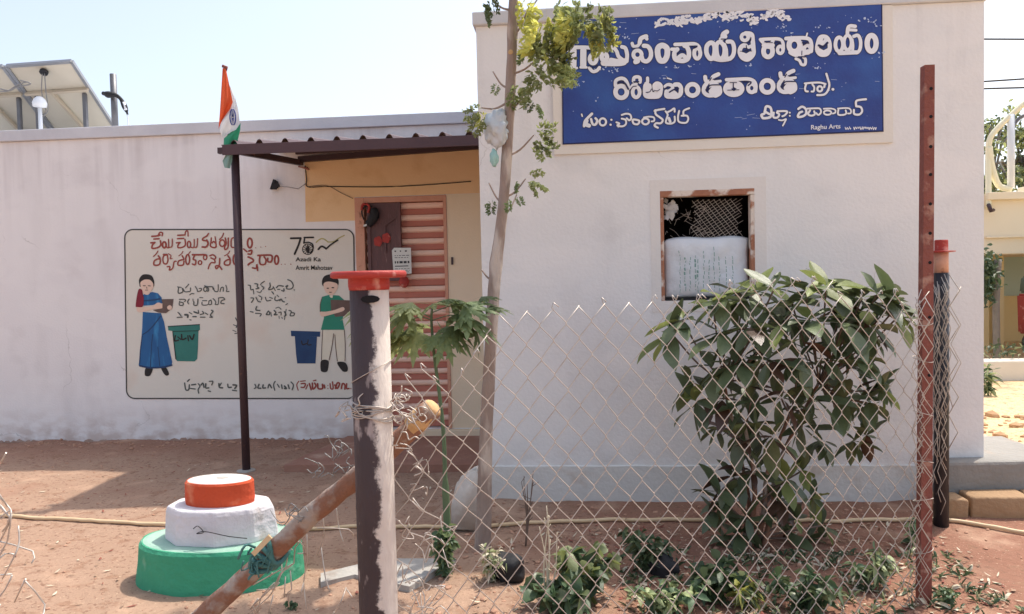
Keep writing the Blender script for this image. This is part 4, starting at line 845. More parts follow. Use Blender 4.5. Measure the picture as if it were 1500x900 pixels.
bm = bmesh.new(); lathe(bm, (c2x, cy, 0), [(.172, zw-.004), (.176, zw+.02), (.174, zo-.012), (.165, zo-.002)], 40, wob=.02); lathe(bm, (c2x, cy, 0), [(.164, zo-.004), (.15, zo+.002)], 40, mi=1); lathe(bm, (c2x+.01, cy+.02, zo), [(.035, .0), (.03, .004)], 12, mi=2); sq_(bm)
obj('orange_tier', bm, [M['orange_paint'], M['top_wash'], M['concrete']], ped)
bm = bmesh.new(); yy = cy-.285*DP-.012
tube(bm, spline([atY(283, 775, yy), atY(290, 771, yy), atY(298, 780, yy), atY(288, 782, yy), atY(300, 779, yy-.01), atY(335, 786, yy-.02), atY(362, 789, yy-.01)]), .0022, 5); tag(obj('thin_wire', bm, M['cable']), 'thin dark curl of wire lying against the white tier of the plinth', 'wire')

# ================================================================== worn post with red plate
PX, PY = atY(546, 600, 2.32).x, 2.32
ztop = atY(546, 424, PY).z; rP = 29.0/FOC*PY
post = empty('gate_post', (PX, PY, 0), label='thick peeling black pipe post with a painted sunlit strip and a red plate on top', cat='post')
bm = bmesh.new(); lathe(bm, (PX, PY, 0), [(rP*1.01, -.3), (rP, .4), (rP, .72), (rP*1.012, .735), (rP, .75), (rP, ztop-.004), (rP-.004, ztop)], 40)
pm = mat('peeling black pipe with painted sunlit strip', '33282b', .6, '4a3a3c', 6, .7, .5, 26, third=('a0928e', 17, .63, .06), stretch=(1, 1, .4))
nt = pm.node_tree; N = nt.nodes; L = nt.links; b = N['Principled BSDF']; base = b.inputs['Base Color'].links[0].from_socket
tc = N.new('ShaderNodeTexCoord'); sp = N.new('ShaderNodeSeparateXYZ'); L.new(tc.outputs['Object'], sp.inputs[0])
nz = N.new('ShaderNodeTexNoise'); nz.inputs['Scale'].default_value = 16; nz.inputs['Detail'].default_value = 10; nz.inputs['Roughness'].default_value = .7; L.new(tc.outputs['Object'], nz.inputs[0])
ma = N.new('ShaderNodeMath'); ma.operation = 'MULTIPLY_ADD'; L.new(nz.outputs[0], ma.inputs[0]); ma.inputs[1].default_value = .10; L.new(sp.outputs[0], ma.inputs[2])
mr = N.new('ShaderNodeMapRange'); mr.inputs[1].default_value = PX+.018+.05; mr.inputs[2].default_value = PX+.030+.05; L.new(ma.outputs[0], mr.inputs[0])
mx = N.new('ShaderNodeMixRGB'); mx.inputs[2].default_value = lin('cfc4ba'); L.new(mr.outputs[0], mx.inputs[0]); L.new(base, mx.inputs[1]); L.new(mx.outputs[0], b.inputs['Base Color'])  # ragged pale strip paints sunlight into the pipe's right side
obj('pipe', bm, pm, post, True)
zc = ztop
bm = bmesh.new(); rc = 56/FOC*PY
lathe(bm, (PX+.0, PY, zc), [(rP*1.02, -.002), (rP*1.06, .012), (rP*1.05, .035), (rc*.93, .036), (rc, .04), (rc, .052), (rc*.96, .058), (rc*.5, .056)], 44)
obj('plate', bm, M['red_paint'], post, True)
bm = bmesh.new(); prism(bm, [(PX+.02+.03*cos(a), PY-rP*.93, ztop-.03+.012*sin(a)) for a in [2*pi*k/10 for k in range(10)]], .008); obj('slot', bm, M['dark_void'], post)

def rndwire(bm, c, spread, n, r_, rng, r=.0022, pts=4):
    for i in range(n):
        p = Vector(c)+Vector((rng.uniform(-1, 1)*spread[0], rng.uniform(-1, 1)*spread[1], rng.uniform(-1, 1)*spread[2])); q = [p]
        for k in range(pts): q.append(q[-1]+Vector((rng.uniform(-1, 1), rng.uniform(-.5, .5), rng.uniform(-1, 1)))*r_)
        tube(bm, spline(q, sub=3), r, 4)
rng = random.Random(31)
wrap = empty('wire_wrapping', (PX, PY, .8), label='tangle of pale binding wire looped round the thick post', cat='wire')
bm = bmesh.new(); zw0 = atY(546, 600, PY-rP).z
for k in range(7):
    z = zw0+rng.uniform(-.03, .03); tl = rng.uniform(-.02, .02)
    tube(bm, [(PX+(rP+.004)*cos(a), PY+(rP+.004)*sin(a), z+tl*cos(a)+.004*sin(3*a+k)) for a in [2*pi*i/24 for i in range(25)]], .0024, 4, cap=False)
zq = atY(546, 548, PY-rP).z
tube(bm, [(PX+(rP+.003)*cos(a), PY+(rP+.003)*sin(a), zq+.035*cos(a)) for a in [2*pi*i/24 for i in range(25)]], .0016, 4, cap=False)
obj('binding_loop', bm, M['wire'], wrap)
bm = bmesh.new(); rndwire(bm, (PX+rP+.05, PY-.01, zw0), (.04, .03, .04), 14, .03, rng); rndwire(bm, (PX-rP+.0, PY-.06, zw0), (.03, .02, .03), 6, .03, rng)
rndwire(bm, (PX+rP+.04, PY-.0, zw0-.14), (.04, .02, .07), 5, .03, rng); obj('loose_end', bm, M['wire'], wrap)

# ================================================================== chain link fence
F0 = Vector((PX+rP*.8, PY+.01, 0)); F1 = Vector((atG(1357, 886).x, atG(1357, 886).y, 0))
FL = (F1-F0).length; FD = (F1-F0).normalized(); FN = Vector((FD.y, -FD.x, 0))
fence = empty('chain_link_fence', (F0+F1)/2, label='sagging chain link mesh stretched between the thick post and the angle iron', cat='fence')
def fence_at(px, py):                       # fence parameter (s, z) seen at a pixel
    d = ray(px, py); o = Vector((0, 0, H)); n_ = FN; t = (F0-o).dot(n_)/d.dot(n_); p = o+d*t; return (p-F0).dot(FD), p.z
top = [fence_at(*p) for p in ((577, 548), (600, 520), (618, 486), (650, 505), (690, 480), (728, 446), (760, 431), (820, 432), (905, 428), (960, 426), (1010, 442), (1040, 415), (1120, 398), (1200, 405), (1290, 425), (1345, 430), (1400, 440))]
def topz(s):
    if s <= top[0][0]: return top[0][1]
    for a, b in zip(top, top[1:]):
        if a[0] <= s <= b[0]: return a[1]+(b[1]-a[1])*(s-a[0])/(b[0]-a[0])
    return top[-1][1]
WW, HH = .098, .118
def warp(s, z):
    w = .022*noise.noise(Vector((s*1.6, z*1.6, 4)))+.007*noise.noise(Vector((s*9, z*9, 7)))
    v = .024*noise.noise(Vector((s*1.5, z*1.5, 14)))+.006*noise.noise(Vector((s*8, z*8, 24)))
    left = max(0, 1-s/.55)
    w += left*left*.05*(z-.6); v += -.08*left*left
    pull = max(0, .25-s)/.25
    v += pull*pull*.10*noise.noise(Vector((s*8, z*7, 3)))
    perp = .03*noise.noise(Vector((s*1.2, z*1.2, 9)))+.006*noise.noise(Vector((s*7, z*7, 2)))
    return s+w, z+v, perp
nw = int(FL/(WW/2))+1
for k in range(nw):
    pts = []; j = -1 if k % 2 else 0
    zmax = topz(k*WW/2+.02)+R.uniform(-.03, .01)
    z = -.06+(HH/2 if k % 2 else 0); side = 0
    while z < zmax:
        s = (k+side)*WW/2+(.0022 if side else -.0022)
        a, b_, c_ = warp(s, z)
        over = .003*(1 if side else -1)
        pts.append(F0+FD*a+FN*(c_+over)+Vector((0, 0, b_)))
        z += HH/2; side = 1-side
    if len(pts) > 2:
        if R.random() < .6:                 # twisted top end
            e = pts[-1]; pts += [e+Vector((R.uniform(-.01, .02), 0, .022)), e+Vector((R.uniform(0, .03), 0, .005))]
        # round the bends a little
        q = [pts[0]]
        for a, b_, c_ in zip(pts, pts[1:], pts[2:]):
            q += [b_+(a-b_)*.07, b_+(c_-b_)*.07]
        q.append(pts[-1])
        bm = bmesh.new(); tube(bm, q, .0019, 5); obj('wire', bm, M['wire'], fence)
bm = bmesh.new(); rndwire(bm, F0+FD*.1+Vector((0, 0, .62)), (.07, .02, .22), 18, .05, rng, .0018, 3); rndwire(bm, F0+FD*.05+Vector((0, 0, .3)), (.04, .02, .2), 14, .05, rng, .002, 3)
obj('broken_strand', bm, M['wire'], fence)
# a second, loosely hung length beside the angle iron and down the black pole
ang = F1
bm = bmesh.new()
Y2 = ang.y+.02
def zig(x0, y0, x1, y1, amp, stepp, Y, ph=0):
    L_ = sqrt((x1-x0)**2+(y1-y0)**2); n = max(2, int(L_/stepp)); out = []
    for i in range(n+1):
        t = i/n; out.append(atY(x0+(x1-x0)*t+amp*(1 if (i+ph) % 2 else -1)+rng.uniform(-1.5, 1.5), y0+(y1-y0)*t, Y))
    return out
for x0, x1, a in ((1346, 1340, 5), (1350, 1344, 6), (1345, 1330, 4), (1362, 1352, 8), (1352, 1360, 8)):
    q = zig(x0, 430+rng.uniform(-10, 20), x1, 888, a, 23, Y2-.06+rng.uniform(-.02, .03), rng.randint(0, 1)); tube(bm, q, .0019, 4)
tagf = obj('fence_end_roll', bm, M['wire']); tag(tagf, 'bunched chain link edge twisted round the angle iron', 'fence wire')
# free hanging strands left of the post and at the left edge
def px_strands(name, lines, crop, Yv, label, r=.0024, jit=.0):
    t = empty(name, (0, Yv, 0), label=label, cat='wire net')
    t.location = atY(crop[0]+float(lines[0].split()[0].split(',')[0])*crop[2], crop[1]+float(lines[0].split()[0].split(',')[1])*crop[2], Yv)
    for ln in lines:
        q = [atY(crop[0]+float(a.split(',')[0])*crop[2], crop[1]+float(a.split(',')[1])*crop[2], Yv+rng.uniform(-.03, .03)) for a in ln.split()]
        bm = bmesh.new(); tube(bm, spline(q, sub=2) if len(q) > 2 else q, r, 5); obj('wire', bm, M['wire'], t)
    return t
px_strands('torn_wire_net', ['0,280 25,235', '0,420 45,470 40,520 0,600', '-30,520 45,470', '75,535 80,600 60,660 10,755', '-20,595 135,640 130,690', '-30,700 20,650 60,655', '50,740 20,800 -20,850', '100,760 185,860 165,920', '105,755 60,850', '-30,420 40,500 10,560', '-20,740 50,735', '-20,440 30,490 -10,510', '0,860 -20,930', '30,455 -20,380', '45,480 30,600 -30,700'], (0, 580, .3556), 2.1, 'torn wire net fragment curling in at the left edge', .0026)
px_strands('hanging_wire_strands', ['745,80 760,250 700,420', '735,350 770,600 810,720', '860,30 880,180 915,300', '615,240 620,450 590,640 615,860', '660,180 520,350 510,480 400,560 350,660 170,830', '510,480 350,560 280,600 170,660', '400,420 410,560 340,700', '480,540 490,700 460,720 470,840', '440,590 430,760', '590,640 570,720', '170,830 200,900', '350,640 240,760 210,900', '340,740 300,900', '160,880 300,760 340,700', '940,680 900,790 830,900', '940,690 990,760', '840,880 820,930', '500,370 450,340 560,300 600,390 540,400', '330,560 310,590', '1000,260 960,200 700,190', '460,400 440,520 380,600', '200,700 330,690 390,640', '215,770 150,860'], (340, 740, .17772), 2.62, 'loose pale wire strands hanging under the slanting log', .0024)

# ================================================================== slanting log brace with rag
LY0, LY1 = 2.44, 2.62
pA, pB = atY(634, 598, LY0), atY(300, 900, LY1)
pC = pB+(pB-pA).normalized()*.45
lg = empty('log_brace', pC, label='red brown peeling log leaning behind the thick post, its cut end yellow', cat='log')
q = spline([pA, pA.lerp(pB, .25)+Vector((0, 0, -.008)), pA.lerp(pB, .5)+Vector((0, 0, .01)), pA.lerp(pB, .75), pB, pC], sub=6)
bm = bmesh.new(); tube(bm, q, [.036+.004*noise.noise(Vector((i*.5, 0, 0))) for i in range(len(q))], 18)
for v in bm.verts: v.co += v.co.normalized()*0+Vector((noise.noise(v.co*22), noise.noise(v.co*22+Vector((9, 0, 0))), noise.noise(v.co*22+Vector((0, 9, 0)))))*.004
obj('trunk', bm, M['log'], lg, True)
bm = bmesh.new(); d = (pA-pB).normalized(); tube(bm, [pA-d*.10, pA-d*.06, pA-d*.02, pA+d*.004, pA+d*.012], [.0372, .0385, .037, .033, .025], 18)
for v in bm.verts: v.co += Vector((noise.noise(v.co*18), 0, noise.noise(v.co*18+Vector((9, 0, 0)))))*.003
d; obj('cut_end', bm, M['log_end'], lg, True)
rg = atY(384, 822, 2.52)
rag = empty('tied_rag', rg, label='faded teal rag knotted round the slanting log', cat='rag')
ld = (pB-pA).normalized(); lc = pA+ld*((rg-pA).dot(ld)); s1 = ld.cross(Vector((0, 1, 0))).normalized(); s2 = ld.cross(s1)
bm = bmesh.new()
for k in range(5):
    o_ = lc+ld*(-.04+.02*k); tube(bm, [o_+ld*(.018*sin(a*2+k))+(s1*cos(a)+s2*sin(a))*(.043+.004*sin(3*a+k)) for a in [2*pi*i/20 for i in range(21)]], [.009+.004*abs(noise.noise(Vector((k*3, i*.6, 1)))) for i in range(21)], 6, cap=False)
obj('wrap', bm, M['teal_cloth'], rag, True)
bm = bmesh.new(); rn = random.Random(8)
for i in range(14):
    a = lc+Vector((rn.uniform(-.05, .04), -.045, rn.uniform(-.04, .05))); tube(bm, spline([a, a+Vector((rn.uniform(-.04, .02), -.01, rn.uniform(-.03, .03))), a+Vector((rn.uniform(-.07, .03), -.01, rn.uniform(-.06, .03)))], sub=3), rn.uniform(.002, .005), 5)
obj('frayed_end', bm, M['teal_cloth'], rag)
bm = bmesh.new(); bar(bm, atY(371, 812, 2.46), atY(396, 786, 2.46), .018, .008, up=Vector((0, 1, 0))); tag(obj('wood_splint', bm, M['stick']), 'short pale wood splint wedged under the teal rag', 'stick')
rn = random.Random(18)
for (x, y, sp_, lab) in ((482, 700, .05, 'curled grey wire scrap caught on the slanting log, halfway between rag and thick post'), (425, 768, .035, 'curled grey wire scrap caught on the slanting log just above the teal rag'), (500, 676, .03, 'curled grey wire scrap on the slanting log, touching the thick post')):
    bm = bmesh.new(); rndwire(bm, atY(x, y-12, 2.5), (sp_, .02, .025), 8, .03, rn, .002, 3)
    tag(obj('wire_scrap', bm, M['wire_dark']), lab, 'wire', 'wire scraps on the slanting log')

# ================================================================== perforated angle iron
ai = empty('angle_iron_post', (F1.x, F1.y, 0), label='tall red oxide angle iron fence post with a row of bolt holes', cat='post')
za = atY(1362, 95, F1.y).z; wA = .048; xa = F1.x+.005
bm = bmesh.new(); b0 = Vector((xa-.008, F1.y, -.25)); b1 = Vector((atY(1362, 95, F1.y).x, F1.y, za))
t_ = .006
def lprof(o, w):
    return [o+Vector((-w/2, 0, 0)), o+Vector((w/2, 0, 0)), o+Vector((w/2, t_, 0)), o+Vector((-w/2+t_, t_, 0)), o+Vector((-w/2+t_, w, 0)), o+Vector((-w/2, w, 0))]
a_, b_ = [bm.verts.new(p) for p in lprof(b0, wA)], [bm.verts.new(p) for p in lprof(b1, wA*.86)]
for i in range(6): bm.faces.new((a_[i], a_[(i+1) % 6], b_[(i+1) % 6], b_[i]))
bm.faces.new(a_); bm.faces.new(b_[::-1]); bmesh.ops.recalc_face_normals(bm, faces=bm.faces)
obj('angle', bm, M['rust'], ai)
for i, y in enumerate((130, 171, 215, 256, 299, 342, 385, 465, 550)):
    p = atY(1364 if i < 5 else 1362, y, F1.y); t = (p.z-b0.z)/(b1.z-b0.z); ax = b0.lerp(b1, t)
    bm = bmesh.new(); tube(bm, [(ax.x+.006, F1.y-.0012, p.z), (ax.x+.006, F1.y+.002, p.z)], .007, 12); obj('bolt_hole', bm, M['dark_void'], ai)
rng2 = random.Random(3)
for i in range(6):
    z = .25+.2*i+rng2.uniform(-.03, .03); bm = bmesh.new(); c_ = Vector((F1.x, F1.y+.02, z))
    tube(bm, [c_+Vector((.040*cos(a)-.004, .036*sin(a), .012*cos(a+i))) for a in [2*pi*k/14 for k in range(15)]]+[c_+Vector((rng2.uniform(-.07, -.04), -.03, rng2.uniform(-.03, .03)))], .0019, 4); obj('tie_wire', bm, M['wire'], ai)
# ---- black pole behind with red flange
BPY = 4.3; bp = atG(1379, 772)
BPX = atY(1379, 600, BPY).x
pole = empty('black_pole', (BPX, BPY, 0), label='slim black pipe with a red flange near its top behind the angle iron', cat='pole')
zt1, zt2 = atY(1380, 400, BPY).z, atY(1380, 369, BPY).z
bm = bmesh.new(); tube(bm, [(BPX-.002, BPY, -.2), (BPX, BPY, zt1)], .039, 16); obj('pipe', bm, mat('black pipe paint', '1f1d22', .45, '2b282e', 14, .6, .2, 50, third=('6d6a6c', 30, .66, .05), stretch=(1, 1, .3)), pole)
bm = bmesh.new(); tube(bm, [(BPX, BPY, zt1), (BPX, BPY, zt2)], .036, 16); obj('pipe_neck', bm, M['wood_frame'], pole)
bm = bmesh.new(); lathe(bm, (BPX+.0, BPY, zt2), [(.03, -.006), (.07, -.002), (.07, .004), (.034, .007), (.034, .062), (.03, .066)], 24); obj('flange', bm, M['red_paint'], pole)
bm = bmesh.new()
for k in range(12):
    x0 = rng.uniform(1368, 1390); tube(bm, zig(x0, 398+rng.uniform(-6, 30), x0+rng.uniform(-4, 4), rng.uniform(560, 790), rng.uniform(1.5, 5), rng.uniform(14, 22), BPY-.05+rng.uniform(-.01, .01)), .0022, 4)
tube(bm, zig(1397, 400, 1396, 660, 8, 24, BPY-.04), .003, 4); tube(bm, zig(1400, 420, 1402, 560, 7, 25, BPY-.03, 1), .0022, 4)
tag(obj('wire_net_roll', bm, M['wire']), 'bundled wire net hanging down the slim black pole', 'wire net')

# ================================================================== hose, slab, stones and yard litter
bm = bmesh.new(); hp = [atG(-30, 755), atG(15, 757), atG(110, 763), atG(240, 771), atG(330, 776), atG(450, 776), atG(560, 776), atG(690, 775), atG(800, 772), atG(900, 769), atG(1030, 768), atG(1150, 770), atG(1340, 768), atG(1395, 770), atG(1450, 778), atG(1520, 790)]
hp = [Vector((p.x, p.y, gz(p.x, p.y)+.016)) for p in hp]; q = spline(hp, sub=10)
for p in q: p.z = gz(p.x, p.y)+.014
tube(bm, q, .011, 8); tag(obj('hose', bm, M['hose']), 'long cream garden hose running along the soil in front of the buildings', 'hose')
def slab(name, pts, z0, z1, m, label, cat):
    vs = [(p[0], p[1], z) for z in (z0, z1) for p in pts]; n = len(pts)
    fs = [tuple(range(n-1, -1, -1)), tuple(range(n, 2*n))]+[(i, (i+1) % n, n+(i+1) % n, n+i) for i in range(n)]
    o = raw(name, vs, fs, m); tag(o, label, cat); return o
slab('concrete_slab', [atG(470, 862), atG(520, 850), atG(600, 868), atG(650, 836), atG(668, 826), atG(560, 826), atG(470, 848)], -.03, .028, M['concrete'], 'broken grey concrete slab lying in the soil behind the thick post', 'slab')
def rock(name, c, s, seed, m, label, cat, sub=3, rough=.35):
    bm = bmesh.new(); bmesh.ops.create_icosphere(bm, subdivisions=sub, radius=1)
    for v in bm.verts:
        n_ = noise.noise(v.co*1.3+Vector((seed*5.3, 0, 0)))*rough+noise.noise(v.co*4+Vector((seed, 2, 0)))*rough*.3
        v.co = Vector((v.co.x*s[0], v.co.y*s[1], v.co.z*s[2]))*(1+n_)+Vector(c)
    o = obj(name, bm, m, smooth=sub > 2); 
    if label: tag(o, label, cat)
    return o
b = atG(684, 770); bz_ = atY(684, 680, b.y).z
bm = bmesh.new(); pr = [(664, 772), (667, 735), (674, 700), (690, 684), (706, 679), (712, 700), (714, 772)]
v0 = [Vector(atY(x, y, b.y)) for x, y in pr]; prism(bm, v0, .12); bmesh.ops.bevel(bm, geom=list(bm.edges), offset=.02, segments=3, affect='EDGES')
for v in bm.verts: v.co += Vector((noise.noise(v.co*6), noise.noise(v.co*6+Vector((4, 0, 0))), noise.noise(v.co*6+Vector((0, 5, 0)))))*.02
tag(obj('standing_stone', bm, M['stone'], smooth=True), 'upright pale whitewashed stone behind the tree trunk by the block corner', 'stone')
# ledge and dusty blocks right of the block
l0 = atG(1385, 745); led = bmesh.new()
zl = .30
box(led, 2.16, 2.92, YB-.12, YB+.6, -.05, atY(1400, 676, YB-.12).z, bevel=.02)
for v in led.verts: v.co += Vector((noise.noise(v.co*5), noise.noise(v.co*5+Vector((3, 0, 0))), noise.noise(v.co*5+Vector((0, 3, 0)))))*.012
tag(obj('cement_ledge', led, mat('dusty shaded cement', '96938e', .95, '86827c', 5, .6, .4, 30, third=('a08c7a', 6, .58, .2))), 'low grey cement ledge at the right corner of the office block', 'ledge')  # cement colour darkened to stand for shade on the ledge
lay = empty('stone_edging', (2.7, YB-.2, 0), label='row of dusty brown blocks laid below the grey cement ledge', cat='edging')
xx = 2.10
for w in (.16, .34, .30, .28, .3):
    bm = bmesh.new(); box(bm, xx+.008, xx+w-.008, YB-.28, YB-.125, -.04, .135+R.uniform(-.012, .012), bevel=.012)
    for v in bm.verts: v.co += Vector((noise.noise(v.co*9), noise.noise(v.co*9+Vector((3, 0, 0))), noise.noise(v.co*9+Vector((0, 3, 0)))))*.01
    obj('brick', bm, M['brick'], lay, True); xx += w
# pebbles and clods: nobody could count them
def scatter(name, spots, m, label, kind='stuff', sub=1):
    vs = []; fs = []; ico = bmesh.new(); bmesh.ops.create_icosphere(ico, subdivisions=sub, radius=1); iv = [v.co.copy() for v in ico.verts]; if_ = [[v.index for v in f.verts] for f in ico.faces]; ico.free()
    rn = random.Random(len(spots))
    for (x, y, s) in spots:
        a = rn.random()*6.28; o_ = len(vs); sx, sy, sz = s*rn.uniform(.7, 1.3), s*rn.uniform(.6, 1.1), s*rn.uniform(.35, .7); z = gz(x, y)+sz*.3
        for p in iv:
            q = Vector((p.x*sx, p.y*sy, p.z*sz))*(1+.35*noise.noise(p*1.7+Vector((x*9, y*9, 0)))); vs.append((x+q.x*cos(a)-q.y*sin(a), y+q.x*sin(a)+q.y*cos(a), z+q.z))
        fs += [tuple(o_+i for i in f) for f in if_]
    o = raw(name, vs, fs, m); tag(o, label, None, None, kind); return o
rn = random.Random(77)
sp = [(rn.uniform(-5.5, 4), rn.uniform(2.6, 6.4), rn.choice((.004, .005, .006, .009, .012))) for _ in range(1500)]+[(rn.uniform(-.7, 1.9), rn.uniform(2.9, 4.6), rn.uniform(.006, .02)) for _ in range(500)]+[(rn.uniform(-5, -.6), rn.gauss(6.45, .1), rn.uniform(.008, .022)) for _ in range(160)]
scatter('soil_clods', sp, mat('soil clod', '9d7059', 1, 'c39e86', 6, .9), 'small clods and pebbles scattered over the bare yard')
sp = []
for _ in range(420):
    x, y = rn.uniform(2.75, 6), rn.uniform(4.95, 7.6); sp.append((x, y, rn.choice((.02, .03, .045, .07))*rn.uniform(.6, 1.2)))
scatter('rubble', sp, mat('sunlit rubble', 'c2a07a', 1, 'a07c5e', 4, .8, .3, 20, third=('d9c6ac', 3, .6, .1)), 'heap of broken stones and earth beyond the ledge', sub=1)

def quads_mesh(name, items, mats, parent=None, smooth=False):
    """items: (centre, dir, side, length, width, droop, material index): small folded leaf blades joined into one mesh"""
    vs = []; fs = []; mi = []
    for c, d, s, l, w, dr, m_ in items:
        o_ = len(vs); u = d.cross(s).normalized()
        for t, wf in ((0, .12), (.35, 1), (.7, .8), (1, .05)):
            p = c+d*(l*t)-Vector((0, 0, 1))*(dr*t*t*l); vs += [p-s*(w*.5*wf)+u*(w*.18*wf), p, p+s*(w*.5*wf)+u*(w*.18*wf)]
        for k in range(3):
            for j in range(2): fs.append((o_+k*3+j, o_+k*3+j+1, o_+(k+1)*3+j+1, o_+(k+1)*3+j)); mi.append(m_)
    me = bpy.data.meshes.new(name); me.from_pydata([tuple(v) for v in vs], [], fs); me.update()
    for p, k in zip(me.polygons, mi): p.material_index = k; p.use_smooth = smooth
    return link(name, me, parent, mats)
def rdir(rn, up=0.):
    while True:
        v = Vector((rn.uniform(-1, 1), rn.uniform(-1, 1), rn.uniform(-1, 1)+up))
        if .1 < v.length: return v.normalized()
def perp(rn, d):
    v = rdir(rn); s = d.cross(v)
    return s.normalized() if s.length > .01 else d.cross(Vector((0, 0, 1))).normalized()

# leaf litter and weeds (uncountable ground cover inside the fence)
rn = random.Random(101); it = []
for _ in range(1500):
    x, y = rn.uniform(-.5, 2.0), rn.uniform(2.6, 4.35)
    if x < .1 and rn.random() < .6: continue
    d = rdir(rn); d.z = abs(d.z)*.25; d.normalize(); it.append((Vector((x, y, gz(x, y)+.006)), d, d.cross(Vector((0, 0, 1))).normalized(), rn.uniform(.015, .055), rn.uniform(.006, .018), rn.uniform(-.2, .2), rn.choice((0, 0, 1, 2))))
for _ in range(420):
    x, y = rn.uniform(-5, -.6), rn.uniform(2.6, 5.8); d = rdir(rn); d.z = abs(d.z)*.2; d.normalize(); it.append((Vector((x, y, gz(x, y)+.006)), d, d.cross(Vector((0, 0, 1))).normalized(), rn.uniform(.015, .05), rn.uniform(.006, .016), 0, rn.choice((0, 1, 2))))
tag(quads_mesh('leaf_litter', it, [M['dry'], M['straw'], mat('red dry leaf', '7d4236', .9, '94584a', 8, .6)]), 'dry leaves and stalks littering the soil', None, None, 'stuff')
it = []
for _ in range(520):
    x, y = rn.uniform(.2, 1.9), rn.uniform(2.55, 3.9)
    n_ = rn.randint(3, 7)
    for _k in range(n_):
        d = (Vector((rn.uniform(-1, 1), rn.uniform(-1, 1), rn.uniform(.4, 1.6)))).normalized(); it.append((Vector((x, y, gz(x, y))), d, perp(rn, d), rn.uniform(.03, .10), rn.uniform(.005, .018), .5, rn.choice((0, 0, 1, 2, 3))))
tag(quads_mesh('low_weeds', it, [M['leaf_ground'], M['leaf_pale'], M['leaf_shrub'], M['straw']]), 'low weeds sprouting between the fallen leaves inside the fence', None, None, 'stuff')

# ================================================================== individual ground plants
def ground_plant(px, py, hpx, wpx, kind, label, mats, cat='plant', group=None, n=None, seed=0, leaf=(.05, .03)):
    rn = random.Random(seed+int(px)); b = atG(px, py); base = Vector((b.x, b.y, gz(b.x, b.y)-.005)); k = b.y/FOC; hh, ww = hpx*k, wpx*k*.5
    t = empty('ground_plant', base, label=label, cat=cat, group=group)
    bm = bmesh.new(); it = []; ns = n or 7
    for i in range(ns):
        a = rn.random()*6.28; r = ww*sqrt(rn.random()); tip = base+Vector((cos(a)*r, sin(a)*r*.8, hh*rn.uniform(.55, 1)))
        q = spline([base+Vector((rn.uniform(-.02, .02), rn.uniform(-.02, .02), 0)), base.lerp(tip, .5)+Vector((rn.uniform(-.02, .02), 0, .02)), tip], sub=4); tube(bm, q, [.004-.0025*j/len(q) for j in range(len(q))], 5)
        for p in q[2:]:
            for _ in range(3 if kind == 'bush' else 2):
                d = (Vector((rn.uniform(-1, 1), rn.uniform(-1, 1), rn.uniform(-.3, .7)))).normalized(); it.append((p, d, perp(rn, d), leaf[0]*rn.uniform(.6, 1.2), leaf[1]*rn.uniform(.7, 1.2), rn.uniform(.2, .7), rn.randrange(len(mats))))
    obj('stem', bm, M['stemgreen'], t); quads_mesh('foliage', it, mats, t, True); return t
LG, LP, LS, LN = M['leaf_ground'], M['leaf_pale'], M['leaf_shrub'], M['leaf_new']
ground_plant(850, 880, 85, 120, 'bush', 'pale yellow green herb with broad leaves inside the fence, left of the dark tuft', [LP, LN, LG], n=10, leaf=(.085, .05))
ground_plant(835, 895, 50, 130, 'bush', 'bluish green low plant spreading under the pale herb', [LG, LG, LS], n=10, leaf=(.08, .055))
ground_plant(945, 838, 62, 80, 'bush', 'dark green tuft against the red soil bank', [LS, LG, LS], n=11, leaf=(.06, .025))
ground_plant(1040, 880, 58, 110, 'bush', 'bright green leafy plant at the foot of the shrub, on its left', [LG, LG, M['leaf_young']], n=10, leaf=(.07, .045))
ground_plant(1090, 890, 45, 50, 'bush', 'yellowing small plant just right of the bright green leafy plant', [LP, M['leaf_yellow'], LG], n=6, leaf=(.06, .03))
ground_plant(980, 900, 45, 110, 'bush', 'low greyish green plant between the dark tuft and the bottom edge', [LG, LP], n=8, leaf=(.06, .03))
ground_plant(1180, 895, 60, 110, 'bush', 'low dull green plant right of the shrub foot near the bottom edge', [LG, LS], n=8, leaf=(.07, .03))
ground_plant(1280, 860, 60, 70, 'bush', 'sparse olive plant between the shrub and the angle iron', [LG, LP, LS], n=6, leaf=(.06, .025))
ground_plant(1335, 800, 40, 30, 'bush', 'thin weed growing at the fence just left of the angle iron', [LG, LP], n=5, leaf=(.05, .02))
ground_plant(1385, 890, 30, 40, 'bush', 'tiny grey tuft at the foot of the angle iron', [LP, LG], n=5, leaf=(.04, .015))
ground_plant(720, 850, 55, 50, 'bush', 'straw coloured thin tuft at the foot of the slender tree', [LP, M['straw']], n=8, leaf=(.05, .012))
ground_plant(430, 893, 10, 26, 'bush', 'tiny sprout in the soil behind the log', [LG], n=3, leaf=(.02, .01))
# dry upright stalks
for (px, py, h_, lab) in ((800, 890, 190, 'tall dry grey stalk standing in front of the wall, left of the pale herb'), (770, 800, 130, 'thin dark dry twig rising beside the slender tree'), (715, 852, 60, 'short pale dry stalk leaning at the slender tree')):
    rn = random.Random(int(px)); b = atG(px, py); base = Vector((b.x, b.y, 0)); k = b.y/FOC
    bm = bmesh.new()
    for i in range(5):
        tip = base+Vector((rn.uniform(-.07, .07), rn.uniform(-.03, .03), h_*k*rn.uniform(.5, 1))); q = spline([base, base.lerp(tip, .5)+Vector((rn.uniform(-.02, .02), 0, 0)), tip], sub=4); tube(bm, q, [.005-.0035*j/len(q) for j in range(len(q))], 5)
        for j in range(3):
            p = q[rn.randrange(3, len(q))]; tube(bm, [p, p+Vector((rn.uniform(-.05, .05), 0, rn.uniform(-.03, .05)))], .0018, 4)
    tag(obj('dry_stalk', bm, M['straw'] if px != 770 else M['twig']), lab, 'dry stalk')
